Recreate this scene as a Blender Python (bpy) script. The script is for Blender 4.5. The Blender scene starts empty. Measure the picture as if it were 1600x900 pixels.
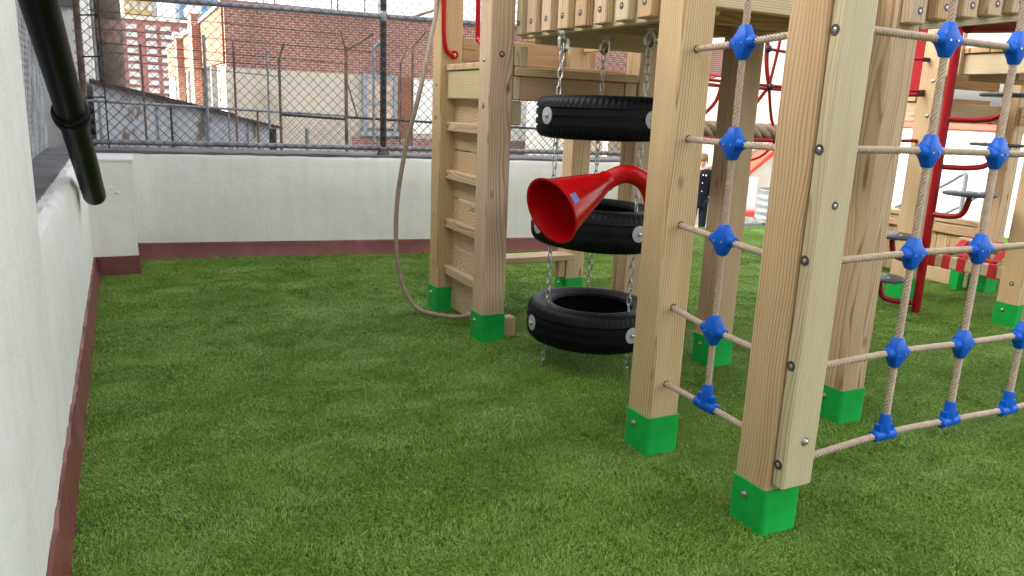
import bpy, bmesh, math, random
import numpy as np
from math import sin, cos, pi, radians, sqrt
from mathutils import Vector, Matrix, Quaternion
random.seed(7)
rng = np.random.default_rng(7)
S = bpy.context.scene
COL = S.collection

# ------------------------------------------------------------------ camera
cam = bpy.data.cameras.new('camera')
cam.sensor_width = 36.0
cam.lens = 1195.0 / 1600.0 * 36.0
cam.clip_start = 0.05
cam.clip_end = 2000
camo = bpy.data.objects.new('camera', cam)
COL.objects.link(camo)
RM = Matrix(((0.895, -0.067, 0.442), (-0.445, -0.224, 0.867), (0.040, -0.972, -0.230)))
right = Vector((RM[0][0], RM[1][0], RM[2][0])).normalized()
fwd = Vector((RM[0][2], RM[1][2], RM[2][2])).normalized()
up = right.cross(fwd).normalized()
right = fwd.cross(up).normalized()
M = Matrix.Identity(4)
for i in range(3):
    M[i][0] = right[i]; M[i][1] = up[i]; M[i][2] = -fwd[i]
M.translation = Vector((0, 0, 1.3))
camo.matrix_world = M
S.camera = camo

# ------------------------------------------------------------------ world, sun, exposure
SUN_EL = radians(24.0)
SUN_AZ = radians(160.0)          # angle from +X, counter-clockwise
W = bpy.data.worlds.new('World')
S.world = W
W.use_nodes = True
wn = W.node_tree.nodes; wl = W.node_tree.links
wn.clear()
sky = wn.new('ShaderNodeTexSky')
sky.sky_type = 'NISHITA'
sky.sun_disc = False
sky.sun_elevation = SUN_EL
sky.sun_rotation = radians(90) - SUN_AZ
sky.air_density = 1.1
sky.dust_density = 5.5
sky.ozone_density = 0.7
bg = wn.new('ShaderNodeBackground')
bg.inputs['Strength'].default_value = 0.15
wo = wn.new('ShaderNodeOutputWorld')
haz = wn.new('ShaderNodeHueSaturation')            # milky high haze: the whole sky is paler than clear air
haz.inputs['Saturation'].default_value = 0.24
wl.new(sky.outputs[0], haz.inputs['Color'])
wl.new(haz.outputs[0], bg.inputs['Color'])
wl.new(bg.outputs[0], wo.inputs['Surface'])
sl = bpy.data.lights.new('sun', 'SUN')
sl.energy = 2.0
sl.angle = radians(0.53)
sl.color = (1.0, 0.86, 0.68)
so = bpy.data.objects.new('sun', sl)
COL.objects.link(so)
sd = Vector((cos(SUN_AZ) * cos(SUN_EL), sin(SUN_AZ) * cos(SUN_EL), sin(SUN_EL)))
so.rotation_euler = (-sd).to_track_quat('-Z', 'Y').to_euler()
so.location = sd * 40
S.view_settings.view_transform = 'Standard'
S.view_settings.look = 'None'
S.view_settings.exposure = 2.62
S.view_settings.gamma = 1.0
S.view_settings.use_curve_mapping = False
S.render.engine = 'CYCLES'
S.cycles.use_denoising = True
S.cycles.max_bounces = 6
S.cycles.diffuse_bounces = 4
S.cycles.glossy_bounces = 3
S.cycles.caustics_reflective = False
S.cycles.caustics_refractive = False

# ------------------------------------------------------------------ materials
def mat_base(name):
    m = bpy.data.materials.new(name)
    m.use_nodes = True
    nt = m.node_tree
    b = nt.nodes['Principled BSDF']
    return m, nt, b
def node(nt, kind, **kw):
    n = nt.nodes.new(kind)
    for k, v in kw.items():
        if k.startswith('i_'):
            key = k[2:]
            n.inputs[int(key) if key.isdigit() else key].default_value = v
        else:
            setattr(n, k, v)
    return n
def ramp(nt, stops, interp='LINEAR'):
    r = nt.nodes.new('ShaderNodeValToRGB')
    r.color_ramp.interpolation = interp
    e = r.color_ramp.elements
    while len(e) < len(stops): e.new(0.5)
    for k, (p, c) in enumerate(stops):
        e[k].position = p; e[k].color = (c[0], c[1], c[2], 1)
    return r
def bump(nt, b, src, strength, dist):
    bp = node(nt, 'ShaderNodeBump')
    bp.inputs['Strength'].default_value = strength
    bp.inputs['Distance'].default_value = dist
    nt.links.new(src, bp.inputs['Height'])
    nt.links.new(bp.outputs[0], b.inputs['Normal'])
    return bp

def m_plain(name, col, rough=0.5, metal=0.0, var=0.08, vscale=6.0, coat=0.0, spec=0.5, bscale=0, bstr=0.1, bdist=0.002):
    m, nt, b = mat_base(name)
    tc = node(nt, 'ShaderNodeTexCoord')
    n = node(nt, 'ShaderNodeTexNoise'); n.inputs['Scale'].default_value = vscale; n.inputs['Detail'].default_value = 5
    nt.links.new(tc.outputs['Object'], n.inputs['Vector'])
    lo = [max(0, c * (1 - var)) for c in col]; hi = [min(1, c * (1 + var)) for c in col]
    r = ramp(nt, [(0.3, lo), (0.7, hi)])
    nt.links.new(n.outputs['Fac'], r.inputs[0])
    nt.links.new(r.outputs[0], b.inputs['Base Color'])
    b.inputs['Roughness'].default_value = rough
    b.inputs['Metallic'].default_value = metal
    b.inputs['Coat Weight'].default_value = coat
    b.inputs['Coat Roughness'].default_value = 0.08
    b.inputs['Specular IOR Level'].default_value = spec
    if bscale:
        n2 = node(nt, 'ShaderNodeTexNoise'); n2.inputs['Scale'].default_value = bscale; n2.inputs['Detail'].default_value = 6
        nt.links.new(tc.outputs['Object'], n2.inputs['Vector'])
        bump(nt, b, n2.outputs['Fac'], bstr, bdist)
    return m

def m_wood(name, light, mid, dark, ringscale=34.0, ply=False):
    """lengthwise grain along the local Z axis of every timber; a different log for every piece"""
    m, nt, b = mat_base(name)
    L = nt.links
    tc = node(nt, 'ShaderNodeTexCoord')
    oi = node(nt, 'ShaderNodeObjectInfo')
    wn_ = node(nt, 'ShaderNodeTexWhiteNoise', noise_dimensions='1D')
    L.new(oi.outputs['Random'], wn_.inputs['W'])
    off = node(nt, 'ShaderNodeVectorMath', operation='MULTIPLY_ADD')
    off.inputs[1].default_value = (0.30, 0.30, 9.0)
    off.inputs[2].default_value = (-0.15, -0.15, 0)
    L.new(wn_.outputs['Color'], off.inputs[0])
    add = node(nt, 'ShaderNodeVectorMath', operation='ADD')
    L.new(tc.outputs['Object'], add.inputs[0]); L.new(off.outputs[0], add.inputs[1])
    # the log wanders slowly along its length, so rings run out into pointed arches
    mpw = node(nt, 'ShaderNodeMapping'); mpw.inputs['Scale'].default_value = (2.5, 2.5, 0.9 if not ply else 3.5)
    L.new(add.outputs[0], mpw.inputs[0])
    nw = node(nt, 'ShaderNodeTexNoise'); nw.inputs['Scale'].default_value = 1.0; nw.inputs['Detail'].default_value = 2
    L.new(mpw.outputs[0], nw.inputs['Vector'])
    wob = node(nt, 'ShaderNodeVectorMath', operation='MULTIPLY_ADD')
    k = 0.10 if not ply else 0.32
    wob.inputs[1].default_value = (k, k, 0)
    L.new(nw.outputs['Color'], wob.inputs[0]); L.new(add.outputs[0], wob.inputs[2])
    wv = node(nt, 'ShaderNodeTexWave', wave_type='RINGS', rings_direction='Z', wave_profile='SAW')
    wv.inputs['Scale'].default_value = ringscale
    wv.inputs['Distortion'].default_value = 2.6
    wv.inputs['Detail'].default_value = 2
    wv.inputs['Detail Scale'].default_value = 0.35
    mp = node(nt, 'ShaderNodeMapping')
    mp.inputs['Scale'].default_value = (1, 1, 0.12 if not ply else 0.5)
    L.new(wob.outputs[0], mp.inputs[0])
    L.new(mp.outputs[0], wv.inputs['Vector'])
    mp2 = node(nt, 'ShaderNodeMapping'); mp2.inputs['Scale'].default_value = (1, 1, 0.02)
    L.new(add.outputs[0], mp2.inputs[0])
    nf = node(nt, 'ShaderNodeTexNoise'); nf.inputs['Scale'].default_value = 380; nf.inputs['Detail'].default_value = 3
    L.new(mp2.outputs[0], nf.inputs['Vector'])
    nb = node(nt, 'ShaderNodeTexNoise'); nb.inputs['Scale'].default_value = 26; nb.inputs['Detail'].default_value = 4
    mp4 = node(nt, 'ShaderNodeMapping'); mp4.inputs['Scale'].default_value = (1, 1, 0.05)
    L.new(add.outputs[0], mp4.inputs[0]); L.new(mp4.outputs[0], nb.inputs['Vector'])
    r1 = ramp(nt, [(0.0, light), (0.35, light), (0.68, mid), (0.90, dark), (1.0, mid)])
    L.new(wv.outputs['Fac'], r1.inputs[0])
    # ring contrast comes and goes across the piece
    flat = node(nt, 'ShaderNodeMixRGB', blend_type='MIX')
    avg = [0.6 * l + 0.4 * m_ for l, m_ in zip(light, mid)]
    flat.inputs[1].default_value = (*avg, 1)
    rc = ramp(nt, [(0.34, (0.42, 0.42, 0.42)), (0.62, (1, 1, 1))])
    L.new(nb.outputs['Fac'], rc.inputs[0]); L.new(rc.outputs[0], flat.inputs[0]); L.new(r1.outputs[0], flat.inputs[2])
    mx = node(nt, 'ShaderNodeMixRGB', blend_type='MULTIPLY'); mx.inputs[0].default_value = 0.3
    r2 = ramp(nt, [(0.3, (0.66, 0.60, 0.53)), (0.7, (1, 1, 1))])
    L.new(nf.outputs['Fac'], r2.inputs[0])
    L.new(flat.outputs[0], mx.inputs[1]); L.new(r2.outputs[0], mx.inputs[2])
    nb2 = node(nt, 'ShaderNodeTexNoise'); nb2.inputs['Scale'].default_value = 4.0; nb2.inputs['Detail'].default_value = 3
    mp5 = node(nt, 'ShaderNodeMapping'); mp5.inputs['Scale'].default_value = (2.0, 2.0, 0.3)
    L.new(add.outputs[0], mp5.inputs[0]); L.new(mp5.outputs[0], nb2.inputs['Vector'])
    mx2 = node(nt, 'ShaderNodeMixRGB', blend_type='MULTIPLY'); mx2.inputs[0].default_value = 0.7
    r3 = ramp(nt, [(0.3, (0.88, 0.81, 0.72)), (0.5, (0.98, 0.96, 0.93)), (0.7, (1.06, 1.04, 1.0))])
    L.new(nb2.outputs['Fac'], r3.inputs[0])
    L.new(mx.outputs[0], mx2.inputs[1]); L.new(r3.outputs[0], mx2.inputs[2])
    hs = node(nt, 'ShaderNodeHueSaturation')
    mr = node(nt, 'ShaderNodeMapRange'); mr.inputs['To Min'].default_value = 0.95; mr.inputs['To Max'].default_value = 1.12
    L.new(oi.outputs['Random'], mr.inputs[0]); L.new(mr.outputs[0], hs.inputs['Value'])
    spc = node(nt, 'ShaderNodeSeparateColor'); L.new(wn_.outputs['Color'], spc.inputs[0])
    mh = node(nt, 'ShaderNodeMapRange'); mh.inputs['To Min'].default_value = 0.494; mh.inputs['To Max'].default_value = 0.504
    L.new(spc.outputs[0], mh.inputs[0]); L.new(mh.outputs[0], hs.inputs['Hue'])
    ms = node(nt, 'ShaderNodeMapRange'); ms.inputs['To Min'].default_value = 0.94; ms.inputs['To Max'].default_value = 1.12
    L.new(spc.outputs[1], ms.inputs[0]); L.new(ms.outputs[0], hs.inputs['Saturation'])
    L.new(mx2.outputs[0], hs.inputs['Color'])
    mp3 = node(nt, 'ShaderNodeMapping'); mp3.inputs['Scale'].default_value = (1, 1, 0.5)
    L.new(add.outputs[0], mp3.inputs[0])
    vo = node(nt, 'ShaderNodeTexVoronoi'); vo.inputs['Scale'].default_value = 5.0
    L.new(mp3.outputs[0], vo.inputs['Vector'])
    rk = ramp(nt, [(0.03, (0.35, 0.22, 0.13)), (0.055, (0.62, 0.5, 0.38)), (0.10, (1, 1, 1))])
    L.new(vo.outputs['Distance'], rk.inputs[0])
    mx3 = node(nt, 'ShaderNodeMixRGB', blend_type='MULTIPLY'); mx3.inputs[0].default_value = 0.85
    L.new(hs.outputs[0], mx3.inputs[1]); L.new(rk.outputs[0], mx3.inputs[2])
    L.new(mx3.outputs[0], b.inputs['Base Color'])
    b.inputs['Roughness'].default_value = 0.62
    b.inputs['Specular IOR Level'].default_value = 0.25
    bump(nt, b, nf.outputs['Fac'], 0.2, 0.0012)
    return m

WOOD = m_wood('treated_pine', (0.60, 0.455, 0.295), (0.52, 0.37, 0.225), (0.30, 0.175, 0.088))
WOODG = m_wood('green_treated_pine', (0.585, 0.505, 0.335), (0.52, 0.435, 0.27), (0.34, 0.265, 0.14), 38)
WOODB = m_wood('brown_pine', (0.52, 0.37, 0.21), (0.45, 0.305, 0.165), (0.29, 0.18, 0.09))
PLY = m_wood('plywood', (0.62, 0.48, 0.31), (0.52, 0.38, 0.23), (0.27, 0.165, 0.08), 22, True)
GREEN = m_plain('green_plastic', (0.010, 0.37, 0.060), 0.45, var=0.16, vscale=7, spec=0.25, bscale=60, bstr=0.08)
BLUE = m_plain('blue_plastic', (0.001, 0.095, 0.50), 0.38, var=0.08, vscale=40, spec=0.25, bscale=80, bstr=0.08)
RED = m_plain('red_paint', (0.42, 0.002, 0.005), 0.2, var=0.06, spec=0.32)
DRED = m_plain('dark_red_paint', (0.27, 0.004, 0.008), 0.3, var=0.08, spec=0.3)
REDROPE = m_plain('red_rope', (0.33, 0.012, 0.014), 0.8, var=0.15, vscale=60)
CORAL = m_plain('red_trim_paint', (0.55, 0.045, 0.022), 0.5, var=0.08)
STEEL = m_plain('galvanised_steel', (0.52, 0.53, 0.54), 0.35, 0.9, var=0.15, vscale=30)
BOLTM = m_plain('zinc_bolt', (0.55, 0.55, 0.56), 0.3, 0.95, var=0.2, vscale=60)
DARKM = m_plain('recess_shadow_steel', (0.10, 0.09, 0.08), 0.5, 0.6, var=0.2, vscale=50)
RUBBER = m_plain('tyre_rubber', (0.0034, 0.0037, 0.0048), 0.48, var=0.4, vscale=14, spec=0.17, bscale=120, bstr=0.12)
DISC = m_plain('pod_disc', (0.035, 0.037, 0.046), 0.45, var=0.15)
BALL = m_plain('net_ball', (0.02, 0.016, 0.015), 0.5)
PIPE = m_plain('black_pipe', (0.0025, 0.0027, 0.0035), 0.45, var=0.3, vscale=8, spec=0.16, bscale=40, bstr=0.15)
FENCEW = m_plain('fence_wire', (0.11, 0.11, 0.12), 0.5, 0.35, var=0.4, vscale=3)
FENCEL = m_plain('galvanised_wire', (0.40, 0.41, 0.42), 0.55, 0.3, var=0.4, vscale=5)
FENCEP = m_plain('fence_rail', (0.27, 0.28, 0.30), 0.5, 0.5, var=0.3, vscale=7)
RUST = m_plain('rusty_post', (0.17, 0.105, 0.085), 0.75, 0.1, var=0.6, vscale=9, bscale=60, bstr=0.2)
DARKP = m_plain('dark_fence_post', (0.035, 0.028, 0.028), 0.6, 0.3, var=0.4, vscale=12)
GREYP = m_plain('grey_post', (0.26, 0.28, 0.31), 0.6, 0.4, var=0.25, vscale=10)
COPING = m_plain('grey_coping', (0.105, 0.105, 0.112), 0.7, var=0.3, vscale=5, bscale=30, bstr=0.3, bdist=0.004)
HOLE_SHADE = m_plain('hole_shade_dark', (0.03, 0.02, 0.015), 0.9)  # near-black colour standing in for shade inside the rope holes
CREAM = m_plain('cream_render', (0.60, 0.55, 0.44), 0.85, var=0.12, vscale=2.5)
GREYWALL = m_plain('grey_render', (0.60, 0.59, 0.56), 0.9, var=0.16, vscale=2.0, bscale=25, bstr=0.2, bdist=0.01)
BARK = m_plain('weathered_pole', (0.105, 0.078, 0.055), 0.85, var=0.5, vscale=3.0, bscale=20, bstr=0.4, bdist=0.01)
STONE = m_plain('terrace_paving', (0.42, 0.40, 0.37), 0.85, var=0.12, vscale=2)
CITY = m_plain('city_ground', (0.12, 0.115, 0.11), 0.9, var=0.2, vscale=0.2)
SIDING = m_plain('beige_siding', (0.50, 0.42, 0.32), 0.7, var=0.1, vscale=2)
ROOFM = m_plain('brown_roof', (0.075, 0.05, 0.042), 0.85, var=0.4, vscale=5)
FRAME = m_plain('window_frame_grey', (0.25, 0.28, 0.32), 0.6, var=0.15)
INFILL = m_plain('window_infill', (0.50, 0.40, 0.33), 0.85, var=0.25, vscale=6)
WHITEP = m_plain('white_paint', (0.78, 0.77, 0.74), 0.6, var=0.05, vscale=3)
YELLOWB = m_plain('tan_tower', (0.55, 0.40, 0.17), 0.8, var=0.1, vscale=0.5)
GREYB = m_plain('slate_tower', (0.30, 0.33, 0.37), 0.7, var=0.1, vscale=0.5)
BLUEB = m_plain('blue_glass_tower', (0.16, 0.34, 0.58), 0.25, var=0.12, vscale=0.3)
PANE = m_plain('window_pane', (0.52, 0.55, 0.56), 0.35, var=0.3, vscale=0.8)
TRIMW = m_plain('pale_trim', (0.66, 0.62, 0.55), 0.7)
NAVY = m_plain('navy_cloth', (0.007, 0.008, 0.014), 0.9, var=0.3, vscale=20, spec=0.2)
SKIN = m_plain('skin', (0.50, 0.29, 0.21), 0.55, var=0.05)
KNIT = m_plain('tan_knit', (0.15, 0.092, 0.040), 0.9, var=0.2, vscale=60)
STRAPT = m_plain('tan_beam_wrap', (0.50, 0.38, 0.24), 0.7, var=0.1)
REDSTRAP = m_plain('red_strap', (0.42, 0.010, 0.014), 0.75, var=0.1, vscale=30)
ROPE = m_plain('tan_rope', (0.50, 0.385, 0.285), 0.85, var=0.12, vscale=40, bscale=300, bstr=0.25, bdist=0.001)
ROPED = m_plain('brown_rope', (0.40, 0.31, 0.225), 0.85, var=0.15, vscale=40, bscale=300, bstr=0.25, bdist=0.001)
HEMP = m_plain('hemp_rope', (0.42, 0.32, 0.22), 0.9, var=0.2, vscale=30, bscale=200, bstr=0.4, bdist=0.002)
STICKER = m_plain('blue_sticker', (0.12, 0.20, 0.42), 0.4)
BRASS = m_plain('brass_link', (0.55, 0.42, 0.16), 0.35, 0.8)
WASHER = m_plain('grey_washer', (0.37, 0.40, 0.38), 0.55, 0.25, var=0.1)

def m_stucco():
    m, nt, b = mat_base('white_stucco')
    L = nt.links
    tc = node(nt, 'ShaderNodeTexCoord')
    n1 = node(nt, 'ShaderNodeTexNoise'); n1.inputs['Scale'].default_value = 2.2; n1.inputs['Detail'].default_value = 6
    L.new(tc.outputs['Object'], n1.inputs['Vector'])
    mp = node(nt, 'ShaderNodeMapping'); mp.inputs['Scale'].default_value = (6, 6, 0.5)
    L.new(tc.outputs['Object'], mp.inputs[0])
    n2 = node(nt, 'ShaderNodeTexNoise'); n2.inputs['Scale'].default_value = 2.0; n2.inputs['Detail'].default_value = 5
    L.new(mp.outputs[0], n2.inputs['Vector'])
    r = ramp(nt, [(0.25, (0.67, 0.655, 0.61)), (0.5, (0.735, 0.725, 0.69)), (0.8, (0.765, 0.757, 0.73))])
    L.new(n1.outputs['Fac'], r.inputs[0])
    r2 = ramp(nt, [(0.33, (0.84, 0.82, 0.76)), (0.52, (1, 1, 1))])
    L.new(n2.outputs['Fac'], r2.inputs[0])
    mx = node(nt, 'ShaderNodeMixRGB', blend_type='MULTIPLY'); mx.inputs[0].default_value = 0.28
    L.new(r.outputs[0], mx.inputs[1]); L.new(r2.outputs[0], mx.inputs[2])
    # hairline cracks and thin old drips in the paint
    wrp = node(nt, 'ShaderNodeTexNoise'); wrp.inputs['Scale'].default_value = 3.0; wrp.inputs['Detail'].default_value = 5
    L.new(tc.outputs['Object'], wrp.inputs['Vector'])
    wa = node(nt, 'ShaderNodeVectorMath', operation='MULTIPLY_ADD'); wa.inputs[1].default_value = (0.5, 0.5, 0.5)
    L.new(wrp.outputs['Color'], wa.inputs[0]); L.new(tc.outputs['Object'], wa.inputs[2])
    vc = node(nt, 'ShaderNodeTexVoronoi', feature='DISTANCE_TO_EDGE'); vc.inputs['Scale'].default_value = 0.9
    L.new(wa.outputs[0], vc.inputs['Vector'])
    rcx = ramp(nt, [(0.0, (0.80, 0.78, 0.73)), (0.006, (1, 1, 1))])
    L.new(vc.outputs['Distance'], rcx.inputs[0])
    mpd = node(nt, 'ShaderNodeMapping'); mpd.inputs['Scale'].default_value = (16, 16, 0.7)
    L.new(tc.outputs['Object'], mpd.inputs[0])
    nd = node(nt, 'ShaderNodeTexNoise'); nd.inputs['Scale'].default_value = 1.6; nd.inputs['Detail'].default_value = 3
    L.new(mpd.outputs[0], nd.inputs['Vector'])
    rd = ramp(nt, [(0.64, (1, 1, 1)), (0.74, (0.86, 0.83, 0.76))])
    L.new(nd.outputs['Fac'], rd.inputs[0])
    m1 = node(nt, 'ShaderNodeMixRGB', blend_type='MULTIPLY'); m1.inputs[0].default_value = 0.10
    L.new(mx.outputs[0], m1.inputs[1]); L.new(rcx.outputs[0], m1.inputs[2])
    mx = node(nt, 'ShaderNodeMixRGB', blend_type='MULTIPLY'); mx.inputs[0].default_value = 0.45
    L.new(m1.outputs[0], mx.inputs[1]); L.new(rd.outputs[0], mx.inputs[2])
    L.new(mx.outputs[0], b.inputs['Base Color'])
    b.inputs['Roughness'].default_value = 0.72
    n3 = node(nt, 'ShaderNodeTexNoise'); n3.inputs['Scale'].default_value = 75; n3.inputs['Detail'].default_value = 7
    n4 = node(nt, 'ShaderNodeTexNoise'); n4.inputs['Scale'].default_value = 9; n4.inputs['Detail'].default_value = 4
    L.new(tc.outputs['Object'], n3.inputs['Vector']); L.new(tc.outputs['Object'], n4.inputs['Vector'])
    ad = node(nt, 'ShaderNodeMath', operation='MULTIPLY_ADD'); ad.inputs[1].default_value = 0.25
    L.new(n3.outputs['Fac'], ad.inputs[0]); L.new(n4.outputs['Fac'], ad.inputs[2])
    bump(nt, b, ad.outputs[0], 0.55, 0.012)
    return m
STUCCO = m_stucco()

def m_flashing():
    m, nt, b = mat_base('red_brown_flashing')
    L = nt.links
    tc = node(nt, 'ShaderNodeTexCoord')
    n1 = node(nt, 'ShaderNodeTexNoise'); n1.inputs['Scale'].default_value = 5; n1.inputs['Detail'].default_value = 7
    L.new(tc.outputs['Object'], n1.inputs['Vector'])
    r = ramp(nt, [(0.3, (0.115, 0.028, 0.022)), (0.55, (0.172, 0.046, 0.036)), (0.8, (0.22, 0.076, 0.064))])
    L.new(n1.outputs['Fac'], r.inputs[0]); L.new(r.outputs[0], b.inputs['Base Color'])
    b.inputs['Roughness'].default_value = 0.5
    n2 = node(nt, 'ShaderNodeTexNoise'); n2.inputs['Scale'].default_value = 14; n2.inputs['Detail'].default_value = 5
    L.new(tc.outputs['Object'], n2.inputs['Vector'])
    bump(nt, b, n2.outputs['Fac'], 0.5, 0.01)
    return m
FLASH = m_flashing()

def m_brick(name, c1, c2, mortar, scale=1.0, axis='X'):
    m, nt, b = mat_base(name)
    L = nt.links
    tc = node(nt, 'ShaderNodeTexCoord')
    sp = node(nt, 'ShaderNodeSeparateXYZ'); cb = node(nt, 'ShaderNodeCombineXYZ')
    L.new(tc.outputs['Object'], sp.inputs[0])
    ad = node(nt, 'ShaderNodeMath', operation='ADD')
    L.new(sp.outputs['X'], ad.inputs[0]); L.new(sp.outputs['Y'], ad.inputs[1])
    L.new(ad.outputs[0], cb.inputs['X'])
    L.new(sp.outputs['Z'], cb.inputs['Y'])
    br = node(nt, 'ShaderNodeTexBrick')
    br.inputs['Color1'].default_value = (*c1, 1); br.inputs['Color2'].default_value = (*c2, 1)
    br.inputs['Mortar'].default_value = (*mortar, 1)
    br.inputs['Scale'].default_value = scale
    br.inputs['Brick Width'].default_value = 0.15
    br.inputs['Row Height'].default_value = 0.052
    br.inputs['Mortar Size'].default_value = 0.0075
    br.inputs['Mortar Smooth'].default_value = 0.2
    br.inputs['Bias'].default_value = -0.1
    L.new(cb.outputs[0], br.inputs['Vector'])
    n1 = node(nt, 'ShaderNodeTexNoise'); n1.inputs['Scale'].default_value = 1.5; n1.inputs['Detail'].default_value = 6
    L.new(tc.outputs['Object'], n1.inputs['Vector'])
    r = ramp(nt, [(0.3, (0.72, 0.70, 0.70)), (0.7, (1.12, 1.1, 1.08))])
    L.new(n1.outputs['Fac'], r.inputs[0])
    mx = node(nt, 'ShaderNodeMixRGB', blend_type='MULTIPLY'); mx.inputs[0].default_value = 0.8
    L.new(br.outputs['Color'], mx.inputs[1]); L.new(r.outputs[0], mx.inputs[2])
    L.new(mx.outputs[0], b.inputs['Base Color'])
    b.inputs['Roughness'].default_value = 0.85
    inv = node(nt, 'ShaderNodeMath', operation='SUBTRACT'); inv.inputs[0].default_value = 1.0
    L.new(br.outputs['Fac'], inv.inputs[1])
    bump(nt, b, inv.outputs[0], 0.8, 0.012)
    return m
BRICK = m_brick('red_brick', (0.33, 0.118, 0.080), (0.25, 0.090, 0.066), (0.45, 0.375, 0.32))
BRICKO = m_brick('sun_warmed_brick', (0.25, 0.092, 0.040), (0.21, 0.075, 0.034), (0.28, 0.15, 0.085))  # same brick with the warm sunlight of the side wall put into its colour

def m_shed():
    m, nt, b = mat_base('stained_shed_wall')
    L = nt.links
    tc = node(nt, 'ShaderNodeTexCoord')
    n1 = node(nt, 'ShaderNodeTexNoise'); n1.inputs['Scale'].default_value = 2.6; n1.inputs['Detail'].default_value = 8; n1.inputs['Roughness'].default_value = 0.7
    mp = node(nt, 'ShaderNodeMapping'); mp.inputs['Scale'].default_value = (1.6, 1.6, 0.8)
    L.new(tc.outputs['Object'], mp.inputs[0]); L.new(mp.outputs[0], n1.inputs['Vector'])
    r = ramp(nt, [(0.40, (0.60, 0.62, 0.67)), (0.55, (0.52, 0.53, 0.56)), (0.61, (0.26, 0.20, 0.14)), (0.72, (0.15, 0.10, 0.06))])
    L.new(n1.outputs['Fac'], r.inputs[0]); L.new(r.outputs[0], b.inputs['Base Color'])
    b.inputs['Roughness'].default_value = 0.8
    return m
SHEDM = m_shed()

def m_stained_cream():
    m, nt, b = mat_base('dirty_cream_render')
    L = nt.links
    tc = node(nt, 'ShaderNodeTexCoord')
    n1 = node(nt, 'ShaderNodeTexNoise'); n1.inputs['Scale'].default_value = 0.9; n1.inputs['Detail'].default_value = 8
    L.new(tc.outputs['Object'], n1.inputs['Vector'])
    r = ramp(nt, [(0.3, (0.34, 0.31, 0.255)), (0.5, (0.48, 0.435, 0.35)), (0.75, (0.56, 0.505, 0.41))])
    L.new(n1.outputs['Fac'], r.inputs[0]); L.new(r.outputs[0], b.inputs['Base Color'])
    b.inputs['Roughness'].default_value = 0.9
    return m
DCREAM = m_stained_cream()

def m_turf():
    m, nt, b = mat_base('turf_backing')
    L = nt.links
    tc = node(nt, 'ShaderNodeTexCoord')
    n1 = node(nt, 'ShaderNodeTexNoise'); n1.inputs['Scale'].default_value = 90; n1.inputs['Detail'].default_value = 4
    L.new(tc.outputs['Object'], n1.inputs['Vector'])
    r = ramp(nt, [(0.3, (0.025, 0.048, 0.008)), (0.7, (0.06, 0.10, 0.018))])
    L.new(n1.outputs['Fac'], r.inputs[0]); L.new(r.outputs[0], b.inputs['Base Color'])
    b.inputs['Roughness'].default_value = 0.8
    return m
TURF = m_turf()
def m_blade():
    m, nt, b = mat_base('turf_blade')
    L = nt.links
    geo = node(nt, 'ShaderNodeNewGeometry')
    mp = node(nt, 'ShaderNodeMapping'); mp.inputs['Scale'].default_value = (0.7, 2.0, 1.0); mp.inputs['Rotation'].default_value = (0, 0, 0.35)
    L.new(geo.outputs['Position'], mp.inputs[0])
    n1 = node(nt, 'ShaderNodeTexNoise'); n1.inputs['Scale'].default_value = 1.5; n1.inputs['Detail'].default_value = 6; n1.inputs['Roughness'].default_value = 0.65
    L.new(mp.outputs[0], n1.inputs['Vector'])
    r = ramp(nt, [(0.28, (0.118, 0.218, 0.018)), (0.50, (0.165, 0.290, 0.032)), (0.74, (0.240, 0.365, 0.085))])  # pale streaks in the blade colour stand in for sheen on brushed pile
    L.new(n1.outputs['Fac'], r.inputs[0])
    hs = node(nt, 'ShaderNodeHueSaturation')
    mr = node(nt, 'ShaderNodeMapRange'); mr.inputs['To Min'].default_value = 0.6; mr.inputs['To Max'].default_value = 1.45
    L.new(geo.outputs['Random Per Island'], mr.inputs[0]); L.new(mr.outputs[0], hs.inputs['Value'])
    L.new(r.outputs[0], hs.inputs['Color'])
    L.new(hs.outputs[0], b.inputs['Base Color'])
    b.inputs['Roughness'].default_value = 0.45
    b.inputs['Specular IOR Level'].default_value = 0.4
    return m
BLADE = m_blade()

# ------------------------------------------------------------------ mesh helpers
def mesh_obj(name, V, F, mat=None, parent=None, loc=None, smooth=False, sharp=None):
    me = bpy.data.meshes.new(name)
    me.from_pydata([tuple(v) for v in V], [], [tuple(f) for f in F])
    if mat: me.materials.append(mat)
    if smooth:
        me.polygons.foreach_set('use_smooth', [True] * len(me.polygons))
        if sharp: me.set_sharp_from_angle(angle=radians(sharp))
    me.update()
    return link(name, me, parent, loc)
def link(name, me, parent=None, loc=None, rot=None):
    o = bpy.data.objects.new(name, me)
    COL.objects.link(o)
    if parent: o.parent = parent
    if loc is not None: o.location = loc
    if rot is not None:
        o.rotation_mode = 'QUATERNION'; o.rotation_quaternion = rot
    return o
def tag(o, label, cat, group=None, kind=None):
    if label: o['label'] = label
    if cat: o['category'] = cat
    if group: o['group'] = group
    if kind: o['kind'] = kind
    return o
def empty(name, loc, label, cat, group=None):
    o = bpy.data.objects.new(name, None)
    o.empty_display_size = 0.1
    COL.objects.link(o)
    o.location = loc
    return tag(o, label, cat, group)
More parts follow.
